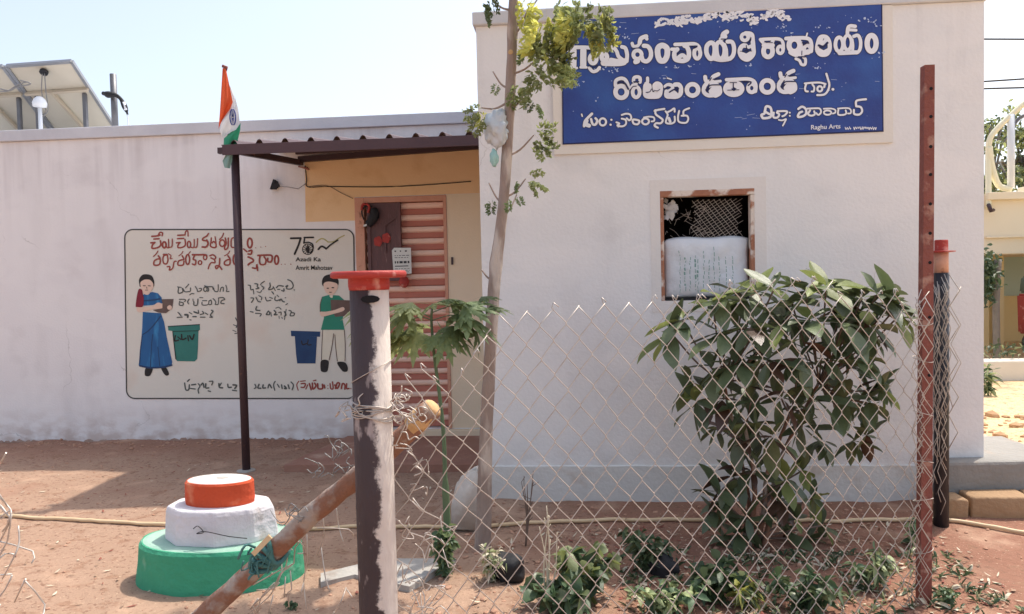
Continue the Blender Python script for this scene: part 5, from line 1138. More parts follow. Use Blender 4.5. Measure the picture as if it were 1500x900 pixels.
# dark lumps, the first put in for a dark shadow
nb = atG(742, 846); rock('black_lump', (nb.x, nb.y, .045), (.09, .07, .075), 3, M['cloth_black'], 'dark crumpled lump put in for a shadow on the soil right of the slender tree', 'bag', rough=.5)
nb2 = atG(965, 838); rock('black_lump', (nb2.x+.02, nb2.y-.03, .03), (.07, .06, .06), 5, M['cloth_black'], 'small crumpled black bag half hidden by the dark green tuft', 'bag', rough=.5)

# ================================================================== slender tree
TY = 3.93
tree = empty('slender_tree', atY(708, 812, TY), label='slender pale drumstick tree with feathery leaves in front of the block', cat='tree')
tp = [(703, 838, 26), (707, 800, 25), (712, 640, 19.5), (718, 520, 18.5), (725, 405, 18), (737, 300, 15.5), (744, 200, 15.5), (749, 100, 14.5), (752, 0, 13.5), (757, -80, 12.5), (775, -200, 11), (785, -330, 8)]
cpts = [atY(x, y, TY+.0) for x, y, w in tp]; cr = [w*.5*TY/FOC for x, y, w in tp]
q = spline(cpts, sub=6); rr_ = []
for i in range(len(q)):
    t = min(i/6, len(cr)-1.001); k = int(t); r = cr[k]+(cr[k+1]-cr[k])*(t-k); rr_.append(r*(1+.06*noise.noise(Vector((i*.7, 3, 1)))+(.18 if i in (25, 45) else 0)))
bm = bmesh.new(); tube(bm, q, rr_, 16)
for v in bm.verts: v.co += Vector((noise.noise(v.co*14), 0, noise.noise(v.co*14+Vector((5, 0, 0)))))*.003
obj('trunk', bm, M['bark'], tree, True)
bm = bmesh.new(); k0 = atY(748, 76, TY-.03); tube(bm, [k0+Vector((0, .02, 0)), k0], [.016, .012], 10); obj('branch_scar', bm, M['log_end'], tree)
def pinnate(seed, L_, pairs, leaflet, droop):
    rn = random.Random(seed); it = []; bm = bmesh.new()
    ra = [Vector((0, L_*t, -droop*L_*t*t)) for t in [i/8 for i in range(9)]]
    for i in range(pairs):
        t = .25+.7*i/pairs; c = Vector((0, L_*t, -droop*L_*t*t))
        for s in (-1, 1):
            pl = L_*.42*(1-.5*t)*rn.uniform(.8, 1.1); d = Vector((s*.9, .45, -.15-.3*rn.random())).normalized()
            for k in range(5):
                p = c+d*(pl*(.25+.75*k/4))
                for s2 in (-1, 1):
                    dd = (d*.4+Vector((s2*.1, .5*s2, -.35))+rdir(rn)*.4).normalized(); it.append((p, dd, perp(rn, dd), leaflet*rn.uniform(.75, 1.2), leaflet*.55, .2, 0))
            it.append((c, d, Vector((0, 0, 1)).cross(d).normalized(), pl, .003, .1, 0))
    for a, b in zip(ra, ra[1:]): it.append((a, (b-a).normalized(), Vector((1, 0, 0)), (b-a).length*1.1, .004, 0, 0))
    vs = []; o = quads_mesh('leaf', it, [M['leaf_tree']]); me = o.data; bpy.data.objects.remove(o); return me
PM = [pinnate(i, 1.0, 4, .17, .35) for i in range(4)]
PY_ = []
for m_ in PM:
    c_ = m_.copy(); c_.materials.clear(); c_.materials.append(M['leaf_yellow']); PY_.append(c_)
def basis(pos, d, roll, s):
    d = d.normalized(); x = d.cross(Vector((0, 0, 1)))
    if x.length < .02: x = Vector((1, 0, 0))
    x.normalize(); z = x.cross(d); x2 = x*cos(roll)+z*sin(roll); z2 = x2.cross(d)
    return Matrix(((x2.x*s, d.x*s, z2.x*s, pos.x), (x2.y*s, d.y*s, z2.y*s, pos.y), (x2.z*s, d.z*s, z2.z*s, pos.z), (0, 0, 0, 1)))
def leaf_obj(me, parent, pos, d, roll, s, name='leaf'):
    o = bpy.data.objects.new(name, me); COL.objects.link(o); o.parent = parent
    m_ = basis(pos-Vector(parent.location), d, roll, s); o.matrix_local = m_; return o
rn = random.Random(55)
# (start px on the trunk, tip px, depth shift, leaf list (px, py, size px, yellow?, direction))
TW = [((747, 45), (790, -5), 0), ((748, 60), (775, 10), -.05), ((745, 110), (792, 82), -.05), ((744, 165), (775, 125), 0), ((741, 230), (782, 198), -.02), ((738, 290), (770, 262), 0), ((744, 150), (705, 158), 0), ((738, 300), (716, 268), 0), ((738, 315), (757, 285), -.02), ((748, 15), (718, -5), 0), ((750, -20), (860, -30), -.1), ((752, -40), (905, -25), -.15), ((745, 130), (722, 105), 0), ((726, 410), (705, 395), 0)]
for a, b, dy in TW:
    s_, e_ = atY(*a, TY), atY(*b, TY+dy); mid = s_.lerp(e_, .5)+Vector((0, 0, -.02))
    bm = bmesh.new(); q = spline([s_, mid, e_], sub=4); tube(bm, q, [.007-.004*i/len(q) for i in range(len(q))], 6); obj('branch', bm, M['bark'], tree)
LV = [(770, 12, 42, 0, (-.2, -.3, -1)), (785, 20, 60, 1, (0, -.2, -1)), (800, 0, 75, 1, (.1, -.2, -1)), (812, 28, 60, 1, (-.2, .2, -1)), (828, 8, 62, 1, (.2, 0, -1)), (843, 20, 55, 1, (0, -.3, -1)), (855, 5, 60, 0, (.1, .1, -1)), (868, 18, 58, 1, (.3, 0, -1)), (880, 10, 60, 0, (.2, -.2, -1)), (890, 25, 50, 0, (.2, .1, -1)), (778, 30, 50, 0, (-.1, .3, -1)), (795, 50, 40, 0, (0, 0, -1)), (862, 38, 42, 1, (-.2, 0, -1)), (838, -10, 60, 0, (.1, 0, -1)), (875, -10, 55, 1, (0, 0, -1)), (820, -12, 60, 1, (-.1, .2, -1)), (770, -10, 50, 1, (-.3, .2, -1)),
      (710, 0, 34, 2, (-.1, 0, -1)), (716, -4, 34, 2, (.4, 0, -1)),
      (772, 92, 48, 0, (.5, -.2, -.5)), (785, 84, 55, 0, (.9, -.2, -.2)), (775, 110, 45, 0, (.1, -.2, -1)), (790, 100, 48, 0, (.7, 0, -.6)), (805, 100, 46, 0, (1, -.2, -.25)), (800, 90, 46, 0, (.9, -.2, .2)), (764, 120, 40, 0, (-.5, 0, -.7)), (812, 112, 34, 0, (1, 0, -.4)),
      (712, 158, 36, 0, (-1, 0, -.1)), (708, 165, 34, 0, (-.5, 0, -1)), (706, 160, 30, 1, (.1, 0, -1)),
      (782, 196, 42, 0, (.6, 0, -.8)), (790, 200, 36, 0, (.2, 0, -1)), (780, 190, 34, 0, (1, 0, -.1)),
      (770, 262, 34, 0, (1, 0, -.05)), (774, 262, 28, 0, (.7, 0, -.6)), (772, 258, 24, 0, (.6, -.2, .3)),
      (757, 262, 20, 2, (-.3, 0, -1)), (757, 286, 18, 2, (.4, 0, -.9)), (720, 290, 24, 2, (.1, 0, -1)), (745, 290, 22, 2, (.3, 0, -1)), (788, 148, 24, 2, (.5, 0, -1)), (783, 146, 20, 2, (-.5, 0, -.4)), (730, 120, 18, 2, (-.4, 0, -1)), (766, 70, 26, 2, (.1, 0, -1))]
PD = []
for m_ in PM[:2]:
    c_ = m_.copy(); c_.materials.clear(); c_.materials.append(M['leaf_young']); PD.append(c_)
for x, y, s_, k, d in LV:
    me = rn.choice((PY_+PM[:2]) if k == 1 else (PM if k == 0 else PD)); pos = atY(x, y, TY-.06+rn.uniform(-.08, .08))
    leaf_obj(me, tree, pos, Vector(d)+rdir(rn)*.12, rn.uniform(-.6, .6)+pi/2*rn.choice((0, 1, .6)), s_*TY/FOC*1.05)
# more crown above the frame, seen only from other viewpoints
for i in range(26):
    leaf_obj(rn.choice(PM+PY_), tree, atY(770+rn.uniform(-60, 90), -90-rn.random()*230, TY+rn.uniform(-.4, .4)), rdir(rn)+Vector((0, 0, -.5)), rn.uniform(0, 6), rn.uniform(.2, .32))
# plastic bag snagged on the trunk
pb = empty('plastic_bag', atY(728, 190, TY-.05), label='crumpled white plastic bag snagged round the slender tree trunk', cat='bag')
bm = bmesh.new(); cc = atY(729, 188, TY-.03); bmesh.ops.create_icosphere(bm, subdivisions=4, radius=1)
for v in bm.verts:
    n_ = noise.noise(v.co*1.6)*.35+noise.noise(v.co*4.5)*.22+noise.noise(v.co*10)*.08; v.co = Vector((v.co.x*.064, v.co.y*.045, v.co.z*.09))*(1+n_*1.3)+cc
obj('bag_body', bm, M['bag'], pb, True)
bm = bmesh.new(); cc = atY(724, 232, TY-.04); bmesh.ops.create_icosphere(bm, subdivisions=3, radius=1)
for v in bm.verts: v.co = Vector((v.co.x*.022, v.co.y*.018, v.co.z*.045))*(1+noise.noise(v.co*2.5)*.4)+cc
obj('turquoise_tail', bm, M['bag_teal'], pb, True)

# ================================================================== young palmate tree behind the post
VY = 3.6
yt = empty('sapling', atG(655, 842), label='young palmate leaved sapling on a thin green stem in front of the door', cat='sapling')
st_ = [atY(*p, VY) for p in ((657, 845), (655, 770), (652, 700), (650, 640), (644, 580), (636, 520), (632, 470), (634, 445))]
q = spline(st_, sub=5); bm = bmesh.new(); tube(bm, q, [.014-.009*i/len(q)+(.006 if i < 10 else 0) for i in range(len(q))], 10); obj('stem', bm, M['stemgreen'], yt, True)
def palmate(seed):
    rn = random.Random(seed); it = []
    for k in range(7):
        a = radians(-105+35*k+rn.uniform(-6, 6)); d = Vector((sin(a), cos(a)*.9+.05, -.18)).normalized(); l = (.62+.38*cos(a*.8))*rn.uniform(.85, 1.05)
        s = Vector((d.y, -d.x, 0)).normalized(); it.append((Vector((0, .4, 0)), d, s, l*.75, .17, .35, 0))
        for j in (.35, .6):
            for s2 in (-1, 1): dd = (d*.6+s*s2*.6).normalized(); it.append((Vector((0, .4, 0))+d*(l*.75*j)-Vector((0, 0, .35*j*j*l*.75)), dd, dd.cross(Vector((0, 0, 1))).normalized(), l*.2, .07, .3, 0))
    it.append((Vector((0, 0, 0)), Vector((0, 1, 0)), Vector((1, 0, 0)), .4, .025, 0, 0))
    o = quads_mesh('leaf', it, [M['leaf_young']], smooth=True); me = o.data; bpy.data.objects.remove(o); return me
PL = [palmate(i) for i in range(4)]
PLO = []
for m_ in PL[:2]:
    c_ = m_.copy(); c_.materials.clear(); c_.materials.append(M['leaf_tree']); PLO.append(c_)
for (x, y, s_, d, k) in ((628, 450, 85, (-1, -.2, -.15), 1), (630, 465, 80, (-1, .3, -.35), 1), (632, 445, 75, (-.8, -.5, .1), 1), (634, 470, 78, (-.7, -.6, -.5), 1), (628, 480, 90, (-1, .1, -.25), 1), (636, 440, 80, (1, -.3, .05), 0), (640, 455, 75, (1, .3, -.2), 0), (642, 465, 70, (.9, -.4, -.5), 0), (640, 470, 65, (.6, -.6, -.9), 0), (650, 455, 85, (1, 0, -.25), 0), (655, 450, 72, (1, -.2, .15), 0), (636, 450, 55, (.1, -.7, .2), 1), (600, 470, 55, (-.8, -.3, -.5), 1), (575, 460, 60, (-1, -.2, -.2), 1), (560, 455, 62, (-1, .1, -.5), 1), (560, 445, 60, (-1, 0, -.05), 1), (690, 470, 48, (.6, -.3, -1), 0), (700, 450, 50, (1, -.1, .1), 0), (690, 440, 42, (.9, 0, .3), 0)):
    leaf_obj(rn.choice(PLO if k else PL), yt, atY(x, y, VY+rn.uniform(-.06, .06)), Vector(d), rn.uniform(-.5, .5), s_*VY/FOC*1.0)
for (a, b) in (((632, 465), (560, 450)), ((634, 458), (695, 448)), ((633, 470), (600, 470)), ((632, 470), (690, 466))):
    bm = bmesh.new(); s_, e_ = atY(*a, VY), atY(*b, VY); tube(bm, spline([s_, s_.lerp(e_, .5)+Vector((0, 0, .02)), e_], sub=4), .003, 5); obj('leaf_stalk', bm, M['stemgreen'], yt)
ground_plant(652, 846, 82, 36, 'bush', 'leafy green growth round the foot of the thin sapling', [LG, M['leaf_young']], n=14, leaf=(.05, .025))

# ================================================================== big shrub
SY = 3.98
sh_ = empty('shrub', (atG(1112, 812).x, SY, 0), label='large glossy leaved shrub growing behind the chain link below the window', cat='shrub')
def bigleaf(seed, cup):
    rn = random.Random(seed); vs = []; fs = []; n = 7
    prof = [(0, .02), (.12, .45), (.3, .85), (.5, 1), (.7, .86), (.87, .5), (1, .03)]
    for t, w in prof:
        z = -.28*t*t+.03*sin(t*6+seed); x = .03*sin(t*5+seed*2)
        for j, u in enumerate((-1, -.5, 0, .5, 1)): vs.append((x+u*w*.205, t, z+abs(u)*w*cup+(.01*sin(t*25+u*3) if abs(u) == 1 else 0)))
    for i in range(n-1):
        for j in range(4): fs.append((i*5+j, i*5+j+1, (i+1)*5+j+1, (i+1)*5+j))
    return vs, fs
def mkleaf(seed, cup, m_):
    vs, fs = bigleaf(seed, cup); me = bpy.data.meshes.new('leaf'); me.from_pydata(vs, [], fs); me.update(); me.materials.append(m_)
    for p in me.polygons: p.use_smooth = True
    return me
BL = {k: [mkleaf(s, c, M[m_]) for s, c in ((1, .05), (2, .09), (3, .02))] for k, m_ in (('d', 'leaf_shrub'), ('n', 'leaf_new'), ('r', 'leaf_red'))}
rn = random.Random(202)
base = Vector((sh_.location.x, SY, 0))
tips = [(1000, 470, 0), (985, 490, .05), (1012, 560, .1), (1020, 590, -.05), (1045, 450, 0), (1062, 425, -.1), (1090, 440, .1), (1110, 415, 0), (1133, 412, -.1), (1160, 430, .15), (1180, 412, .0), (1210, 408, -.1), (1235, 425, .1), (1262, 425, 0), (1285, 418, -.05), (1305, 430, .0), (1312, 452, .05), (1310, 470, .1), (1060, 490, -.15), (1100, 480, -.2), (1145, 475, -.2), (1190, 470, -.2), (1235, 475, -.2), (1275, 480, -.15), (1045, 540, -.1), (1080, 535, -.2), (1125, 530, -.25), (1170, 525, -.25), (1215, 530, -.2), (1260, 525, -.15), (1290, 570, -.05), (1270, 590, 0), (1060, 585, -.1), (1100, 590, -.2), (1145, 585, -.2), (1190, 585, -.2), (1230, 590, -.1), (1080, 640, -.1), (1130, 640, -.15), (1175, 625, -.1)]
n_leaf = 0; extra = []
def rosette(p, out, n, s, kinds, asobj=True, drp=-.02):
    global n_leaf
    out = out.normalized(); a0 = rn.random()*6.28; x = perp(rn, out); y = out.cross(x)
    for k in range(n):
        a = a0+2*pi*k/n+rn.uniform(-.2, .2); el = rn.uniform(-.15, .75)
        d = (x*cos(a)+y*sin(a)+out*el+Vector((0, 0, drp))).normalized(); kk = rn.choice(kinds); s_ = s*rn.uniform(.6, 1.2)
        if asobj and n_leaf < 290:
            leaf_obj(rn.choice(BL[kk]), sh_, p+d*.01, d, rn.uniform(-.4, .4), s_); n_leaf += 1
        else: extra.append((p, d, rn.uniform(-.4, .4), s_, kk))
bmb = bmesh.new(); stems = [(Vector((base.x-.03, SY, 0)), atY(1105, 700, SY), atY(1090, 620, SY-.05)), (Vector((base.x+.02, SY+.03, 0)), atY(1125, 690, SY), atY(1160, 600, SY)), (Vector((base.x+.05, SY, 0)), atY(1140, 680, SY+.05), atY(1200, 560, SY+.1)), (Vector((base.x-.05, SY+.02, 0)), atY(1095, 720, SY+.05), atY(1060, 560, SY+.05))]
for a, b, c in stems:
    q = spline([a, a.lerp(b, .5)+Vector((.01, 0, 0)), b, c], sub=6); bm = bmesh.new(); tube(bm, q, [.017-.009*i/len(q) for i in range(len(q))], 8); obj('stem', bm, M['log'], sh_, True)
cen = [s[2] for s in stems]+[s[1] for s in stems]
order = sorted(range(len(tips)), key=lambda i: tips[i][2])
for i in order:
    x, y, dy = tips[i]; y += 14 if y < 440 else 0; p = atY(x, y, SY+dy); c_ = min(cen, key=lambda v: (v-p).length)
    tube(bmb, spline([c_, c_.lerp(p, .5)+Vector((0, 0, -.03)), p], sub=4), .005, 5)
    out = (p-atY(1150, 560, SY+.15)); out.z += .12
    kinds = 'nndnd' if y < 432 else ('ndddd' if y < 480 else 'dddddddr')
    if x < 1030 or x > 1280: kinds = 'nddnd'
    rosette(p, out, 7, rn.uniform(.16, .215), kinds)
for (x, y, dy, n, s, kinds) in ((1075, 700, 0, 6, .17, 'dddr'), (1060, 735, 0, 7, .17, 'ddd'), (1045, 750, .05, 6, .16, 'ddd'), (1150, 705, -.05, 6, .17, 'nnd'), (1175, 690, 0, 5, .16, 'ndn'), (1190, 730, 0, 7, .16, 'dnd'), (1120, 745, .05, 7, .16, 'dddr'), (1080, 785, 0, 7, .16, 'dd'), (1205, 770, .05, 5, .12, 'dnd'), (1150, 780, .1, 7, .16, 'ddr'), (1110, 810, 0, 6, .15, 'dd'), (1055, 720, -.05, 6, .15, 'dddr'), (1095, 760, -.05, 7, .15, 'ddd'), (1140, 735, 0, 7, .15, 'ddr'), (1165, 760, 0, 7, .14, 'ndd'), (1060, 790, .05, 6, .14, 'dd'), (1185, 790, .1, 7, .14, 'dd'), (1100, 690, 0, 6, .16, 'ddr')):
    p = atY(x, y, SY+dy); tube(bmb, [Vector((base.x, SY, max(.05, p.z-.15))), p], .005, 5); rosette(p, p-Vector((base.x, SY+.1, p.z-.06)), n, s, kinds, False)
for _ in range(42):
    p = atY(rn.uniform(1045, 1290), rn.uniform(420, 650), SY+rn.uniform(.0, .3)); rosette(p, rdir(rn, .2)+Vector((0, -.4, 0)), 6, rn.uniform(.12, .17), 'dddddr', False, -.4)
obj('branch', bmb, M['twig'], sh_)
vs = []; fs = []; mi = []; proto = {k: [bigleaf(s, c) for s, c in ((1, .05), (2, .09), (3, .02))] for k in 'dnr'}; mids = {'d': 0, 'n': 1, 'r': 2}
for p, d, roll, s_, kk in extra:
    pv, pf_ = rn.choice(proto[kk]); m_ = basis(p, d, roll, s_); o_ = len(vs); vs += [m_ @ Vector(v) for v in pv]; fs += [tuple(o_+i for i in f) for f in pf_]; mi += [mids[kk]]*len(pf_)
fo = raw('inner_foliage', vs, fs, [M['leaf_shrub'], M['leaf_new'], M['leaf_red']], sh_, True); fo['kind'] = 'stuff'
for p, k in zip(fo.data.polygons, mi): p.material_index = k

# ================================================================== roof furniture
PYn = 8.0
sp0 = atY(10, 97, PYn); sp1 = atY(105, 90, PYn); sp3 = atY(75, 184, 8.75)
dirv = (sp3-sp0)
def panel(o0, o1, label):
    t = empty('solar_panel', o0+dirv*1.6, label=label, cat='solar panel', group='solar panels on the roof')
    e = (o1-o0); n_ = e.cross(dirv).normalized()
    if n_.z > 0: n_ = -n_
    L_ = 1.75
    def q4(a, b, c, d, off): return [o0+e*a+dirv*(L_*c)+n_*off, o0+e*b+dirv*(L_*c)+n_*off, o0+e*b+dirv*(L_*d)+n_*off, o0+e*a+dirv*(L_*d)+n_*off]
    bm = bmesh.new(); v = [bm.verts.new(p) for p in q4(0, 1, 0, 1, 0)]+[bm.verts.new(p) for p in q4(0, 1, 0, 1, -.006)]
    bm.faces.new(v[:4]); bm.faces.new(v[4:][::-1]); obj('backsheet', bm, M['panel_back'], t)
    bm = bmesh.new(); w_ = [bm.verts.new(p) for p in q4(0, 1, 0, 1, -.012)]; bm.faces.new(w_); obj('cell_glass', bm, M['panel_dark'], t)
    bm = bmesh.new(); c_ = q4(0, 1, 0, 1, .0)
    for i in range(4): bar(bm, c_[i], c_[(i+1) % 4], .035, .035, up=n_)
    obj('frame', bm, M['alu'], t)
    bm = bmesh.new(); m0, m1_ = o0+dirv*.42+n_*.03, o1+dirv*.42+n_*.03; bar(bm, m0, m1_, .03, .045, up=n_); k0, k1 = o0+e*.42+dirv*.4+n_*.03, o0+e*.62+dirv*1.7+n_*.03; bar(bm, k0, k1, .03, .045, up=n_); obj('rail', bm, mat('cream rail', 'b9ac98', .6), t)
    bm = bmesh.new(); j = o0+e*.52+dirv*.10+n_*.02; tube(bm, [j, j+n_*.03], .045, 12); obj('junction_box', bm, M['cable'], t)
    bm = bmesh.new()
    for s_ in (-.012, .014): tube(bm, spline([j+n_*.03+Vector((s_, 0, 0)), j+n_*.05+Vector((s_*2, 0, -.2)), j+n_*.03+Vector((s_+.02, 0, -.42)), j+n_*.04+Vector((-.05, 0, -.5))]), .006, 5)
    obj('lead', bm, M['wire_dark'], t)
    for s_ in (.12, .88):
        bm = bmesh.new(); p = o0+e*s_+dirv*.5; bar(bm, p, (p.x, p.y, 2.94), .04); obj('leg', bm, M['alu_dark'], t)
        bm = bmesh.new(); p = o0+e*s_+dirv*1.5; bar(bm, p, (p.x, p.y, min(p.z-.05, 2.94)), .04) if p.z > 3.0 else bar(bm, p, p+Vector((0, .02, -.03)), .04); obj('leg', bm, M['alu_dark'], t)
    return t
ex = (sp1-sp0)
panel(sp0, sp1, 'tilted solar panel on the low roof, the right-hand one of the pair')
panel(sp0-ex*1.06, sp0-ex*.06, 'tilted solar panel on the low roof, cut by the left edge of the photo')
bm = bmesh.new(); w0 = atY(58, 150, 7.9); tube(bm, [(w0.x, 7.9, 2.955), (w0.x, 7.9, w0.z-.06)], .022, 10)
ins = empty('roof_insulator', (w0.x, 7.9, 2.955), label='small white plastic fitting on a stem in front of the solar panel', cat='fitting')
obj('stem', bm, M['white_plastic'], ins)
bm = bmesh.new(); lathe(bm, (w0.x, 7.9, w0.z-.06), [(.02, 0), (.07, .01), (.075, .05), (.06, .09), (.03, .12)], 16); obj('cup', bm, M['white_plastic'], ins, True)
bm = bmesh.new(); P = lambda x, y, Y=7.85: atY(x, y, Y); tube(bm, spline([P(-10, 133), P(10, 134), P(22, 127), P(33, 122), P(40, 120)]), .008, 6); tube(bm, spline([P(-10, 127), P(12, 133), P(25, 128), P(45, 123), P(30, 118)]), .008, 6); tag(obj('roof_cable', bm, M['wire_dark']), 'grey cables looping under the left solar panel', 'cable')
pp_ = empty('roof_pipe', (P(166, 160, 7.2).x, 7.2, 2.955), label='short grey pipe with a black clamp on the low roof', cat='pipe')
bm = bmesh.new(); c0 = P(165.5, 109, 7.2); tube(bm, [(c0.x, 7.2, 2.94), c0], .031, 14); obj('pipe', bm, M['alu_dark'], pp_)
bm = bmesh.new(); tube(bm, spline([P(151, 137, 7.15), P(160, 139, 7.13), P(170, 140, 7.13), P(178, 147, 7.15), P(184, 160, 7.15), P(187, 168, 7.15)]), [.02, .02, .02, .03, .034, .034, .03, .03, .026, .024, .02, .02, .018, .018, .018, .02, .022, .026, .028, .028, .024, .02, .014, .01, .01, .01][:26], 8); obj('clamp', bm, M['cloth_black'], pp_)
bm = bmesh.new(); tube(bm, [P(181, 150, 7.14), P(184.5, 162, 7.14)], .015, 8); tube(bm, spline([P(185, 164, 7.15), P(187, 172, 7.15), P(188, 184, 7.15)]), .006, 5); obj('drop_lead', bm, M['white_plastic'], pp_)

# ================================================================== beyond the block, right edge
B = lambda x, y, Y: atY(x, y, Y)
# low white kerb wall with plants
kw0, kw1 = B(1405, 532, 10.0), B(1640, 530, 10.0)
bm = bmesh.new(); box(bm, kw0.x-1, kw1.x+3, 10.0, 10.3, -.1, B(1470, 529, 10).z, bevel=.02); tag(obj('low_garden_wall', bm, M['far_white']), 'low cream garden wall across the sandy lane', 'wall')
ghz = B(1470, 529, 10).z
it = []; rn = random.Random(61)
for _ in range(420):
    x = rn.uniform(kw0.x-.5, kw1.x+1); p = Vector((x, 10.15+rn.uniform(-.1, .3), ghz)); d = (rdir(rn)+Vector((0, 0, 1.2))).normalized(); it.append((p+d*rn.uniform(0, .2), d, perp(rn, d), rn.uniform(.08, .2), rn.uniform(.02, .05), .5, rn.randrange(3)))
tag(quads_mesh('hedge_plants', it, [M['leaf_ground'], M['leaf_pale'], M['leaf_far']]), 'dusty low plants growing along the cream garden wall', kind='stuff')
# cream house with terrace
hs = empty('terrace_house', (B(1480, 500, 12.5).x+3, 12.5, 0), label='cream terrace house with open ground floor at the right edge', cat='building')
hx0 = B(1452, 300, 12.5).x; zt3 = B(1470, 284, 12.5).z; zb3 = B(1470, 373, 12.5).z
bm = bmesh.new(); box(bm, hx0-1.6, hx0+9, 12.5, 19, zb3, zt3, bevel=.02); obj('wall', bm, M['far_cream'], hs)
bm = bmesh.new(); box(bm, hx0-.1, hx0+9, 12.4, 12.498, zt3-.10, zt3+.02, bevel=.01); box(bm, hx0-.1, hx0+9, 12.44, 12.498, B(1470, 346, 12.5).z-.03, B(1470, 346, 12.5).z, bevel=.005); obj('cornice', bm, M['far_cream'], hs)
px_ = B(1490, 260, 17.0).x; bm = bmesh.new(); box(bm, px_, px_+7, 13.4, 17, zt3+.002, B(1492, 244, 13.4).z, bevel=.02); obj('upper_wall', bm, M['far_cream'], hs)
bm = bmesh.new()
for xx in (1436, 1458):
    a = B(xx, 400, 13.2); box(bm, a.x, a.x+.14, 13.2, 13.4, -.1, zb3-.002)
a = B(1446, 400, 14.5); 
obj('pillar', bm, M['far_yellow'], hs)
bm = bmesh.new(); box(bm, hx0-1.4, hx0+.15, 16, 16.2, -.1, zb3-.002); box(bm, hx0+.5, hx0+9, 15.4, 15.6, -.1, .9); box(bm, hx0+.5, hx0+9, 15.4, 15.6, 1.9, zb3-.002); obj('back_wall', bm, M['far_yellow'], hs)
for i in range(5):
    bm = bmesh.new(); box(bm, hx0+.55+i*.9, hx0+1.35+i*.9, 15.45, 15.5, .902, 1.898); obj('window', bm, M['far_glass'], hs)
# stair rail
rl = empty('stair_rail', B(1448, 290, 12.45), label='curved cream pipe railing rising from the terrace edge', cat='railing')
bm = bmesh.new(); YR = 12.6
tube(bm, spline([B(1520, 138, YR), B(1500, 152, YR), B(1478, 172, YR), B(1458, 192, YR), B(1449, 208, YR), B(1448, 240, YR), B(1448, 305, YR-.15)]), .045, 8); obj('handrail', bm, M['rail_cream'], rl)
bm = bmesh.new(); tube(bm, [B(1481, 168, YR), B(1481, 275, YR)], .055, 8); obj('post', bm, M['white_plastic'], rl)
bm = bmesh.new(); tube(bm, spline([B(1449, 215, YR), B(1453, 245, YR), B(1463, 272, YR), B(1481, 277, YR)]), .05, 8); tube(bm, [B(1449, 225, YR), B(1462, 268, YR)], .03, 8); obj('brace', bm, M['rail_cream'], rl)
bm = bmesh.new(); tube(bm, spline([B(1520, 160, YR), B(1494, 173, YR), B(1484, 185, YR)]), .03, 8); obj('lower_rail', bm, M['alu_dark'], rl)
bm = bmesh.new(); tube(bm, [B(1448, 300, YR-.2), B(1452, 310, YR-.3), B(1455, 308, YR-.2)], .03, 6); obj('foot', bm, M['steel_brown'], rl)
# trees behind
def far_tree(x, y, Yd, rx, rz, label, seed, n=1500, lf=.16):
    rn = random.Random(seed); c = B(x, y, Yd); t = empty('tree', (c.x, Yd, 0), label=label, cat='tree'); bm = bmesh.new()
    tube(bm, spline([(c.x-.1, Yd, -.1), (c.x, Yd, c.z*.5), c], sub=5), [.14-.006*i for i in range(11)], 8); cl = []
    for i in range(16):
        p = c+Vector((rn.uniform(-rx, rx), rn.uniform(-rx, rx)*.7, rn.uniform(-rz, rz))); cl.append(p); tube(bm, spline([Vector((c.x, Yd, c.z*.6)), c.lerp(p, .4), p], sub=3), .03, 5)
    obj('trunk', bm, M['far_trunk'], t); it = []
    for i in range(n):
        p = rn.choice(cl)+rdir(rn)*rx*.38*rn.random()**.5; d = rdir(rn); it.append((p, d, perp(rn, d), lf*rn.uniform(.6, 1.2), lf*.45, .3, rn.randrange(2)))
    quads_mesh('crown', it, [M['leaf_far'], M['leaf_tree']], t)
far_tree(1448, 225, 21, .9, 1.3, 'leafy tree behind the curved railing, nearest the block corner', 5)
far_tree(1505, 225, 22, 1.1, .9, 'leafy tree behind the terrace, cut by the right edge of the photo', 6)
gt = empty('small_tree', (B(1459, 500, 11.5).x, 11.5, 0), label='small grey barked tree under the terrace slab behind the garden wall', cat='tree')
bm = bmesh.new(); tube(bm, spline([B(1461, 540, 11.5), B(1459, 450, 11.5), B(1462, 380, 11.5)]), .05, 8); tube(bm, spline([B(1460, 440, 11.5), B(1450, 410, 11.5), B(1442, 395, 11.5)]), .025, 6); obj('trunk', bm, M['far_trunk'], gt)
it = []; rn = random.Random(63)
for _ in range(520):
    p = B(1446+rn.gauss(0, 7), 405+rn.gauss(0, 16), 11.5+rn.uniform(-.3, .3)); d = rdir(rn); it.append((p, d, perp(rn, d), .1, .045, .3, rn.randrange(2)))
quads_mesh('crown', it, [M['leaf_far'], M['leaf_ground']], gt)
ground_plant(1449, 580, 42, 26, 'bush', 'small arching weed beside the corner of the office block', [LG, LP], n=6, seed=4, leaf=(.12, .03))
# parked red vehicle, its nose just inside the frame
VY_ = 10.8; vx = B(1488, 480, VY_+1.3).x
vh = empty('parked_vehicle', (vx+1.2, VY_+.7, 0), label='red vehicle with a grey green hood parked beyond the garden wall at the right edge', cat='vehicle')
zz = lambda y: B(1495, y, VY_).z
def side(bm, prof_, y0, y1, bev=.03):
    a = [bm.verts.new((x, y0, z)) for x, z in prof_]; b = [bm.verts.new((x, y1, z)) for x, z in prof_]; n = len(prof_)
    bm.faces.new(a); bm.faces.new(b[::-1])
    for i in range(n): bm.faces.new((a[i], a[(i+1) % n], b[(i+1) % n], b[i]))
    bmesh.ops.bevel(bm, geom=list(bm.edges), offset=bev, segments=2, affect='EDGES')
bm = bmesh.new(); side(bm, [(vx+.02, zz(500)), (vx, zz(435)), (vx+2.3, zz(435)), (vx+2.4, zz(500))], VY_, VY_+1.3); obj('body', bm, M['red_paint'], vh, True)
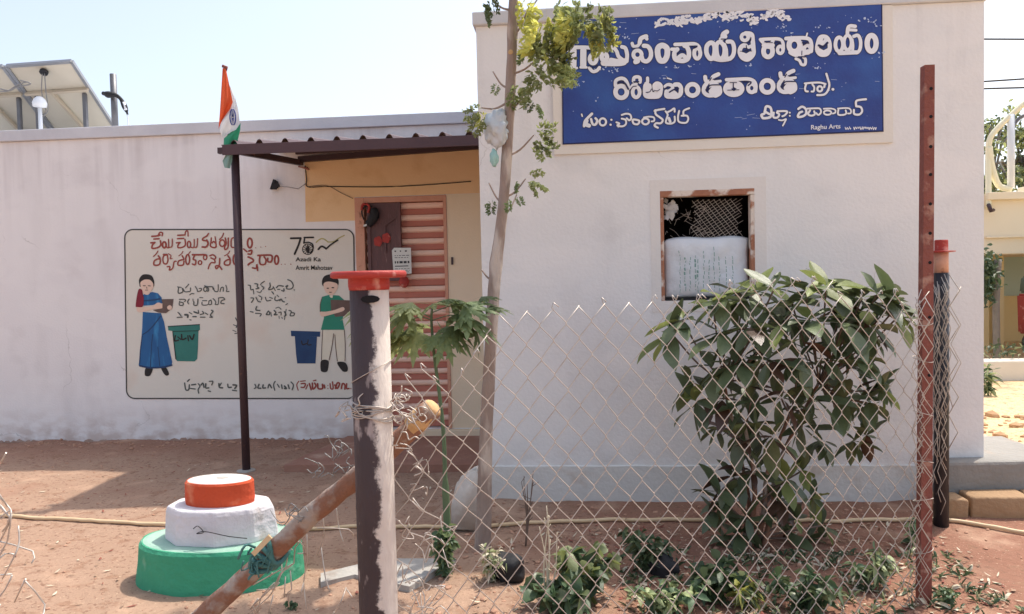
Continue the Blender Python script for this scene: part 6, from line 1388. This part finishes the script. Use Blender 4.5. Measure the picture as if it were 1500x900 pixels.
bm = bmesh.new(); side(bm, [(vx+.02, zz(434)), (vx+.05, zz(407)), (vx+.2, zz(400)), (vx+2.1, zz(400)), (vx+2.25, zz(434))], VY_+.02, VY_+1.28); obj('hood', bm, mat('grey green canvas', '4f6458', .7, '5f7568', 6, .6), vh, True)
bm = bmesh.new(); tube(bm, spline([(vx+.02, VY_-.05, zz(412)), (vx-.12, VY_-.08, zz(414)), (vx-.2, VY_-.08, zz(420)), (vx-.24, VY_-.08, zz(424))]), .02, 6); obj('mirror_arm', bm, M['cable'], vh)
for wx in (vx+.25, vx+2.0):
    for wy in (VY_+.05, VY_+1.2):
        bm = bmesh.new(); tube(bm, [(wx, wy-.06, zz(515)), (wx, wy+.06, zz(515))], .19, 20); w_ = obj('wheel', bm, M['cable'], vh)
        bm = bmesh.new(); tube(bm, [(wx, wy-.07, zz(515)), (wx, wy+.07, zz(515))], .09, 14); obj('rim', bm, M['alu'], w_)
bm = bmesh.new(); tube(bm, [(vx-.03, VY_+.3, zz(470)), (vx+.01, VY_+.3, zz(470))], .07, 12); obj('headlight', bm, M['white_plastic'], vh)
# overhead wires
for i, (ya, yb) in enumerate(((54, 55), (119, 109), (128, 124))):
    a, b = B(1400, ya, 18), B(1560, yb, 18); a = a+(a-b)*3; b = b+(b-a)*.6
    bm = bmesh.new(); tube(bm, spline([a, a.lerp(b, .5)+Vector((0, 0, -.05)), b]), .022, 5)
    tag(obj('overhead_wire', bm, M['cable']), ('topmost level overhead wire above the terrace', 'middle overhead wire, rising to the right above the terrace', 'lowest overhead wire, just below the rising one')[i], 'wire', 'overhead wires beyond the block')
# ---- distant ground clutter so the horizon is never bare: line of far trees
hz = []; rn = random.Random(71)
for _ in range(5200):
    x = rn.uniform(-90, 110); y = 75+rn.uniform(-4, 4); h_ = 2.2+1.2*noise.noise(Vector((x*.08, 3, 1)))+rn.uniform(-.3, .3); d = rdir(rn); hz.append((Vector((x, y, rn.uniform(0, max(.8, h_)))), d, perp(rn, d), rn.uniform(.5, 1.1), .5, .2, rn.randrange(2)))
tag(quads_mesh('distant_scrub', hz, [M['leaf_far'], M['leaf_ground']]), 'distant line of scrub at the edge of the village', kind='stuff')

# tangles, print specks and twig masses too fine to pick apart stay joined
for o in bpy.data.objects:
    n_ = o.name.split('.')[0]
    if o.parent is not None and n_ in ('print', 'loose_end', 'loose_wire', 'broken_strand', 'frayed_end', 'flaking_render'): o['kind'] = 'stuff'
    if o.parent is not None and n_ == 'branch' and o.parent.name.startswith('shrub'): o['kind'] = 'stuff'
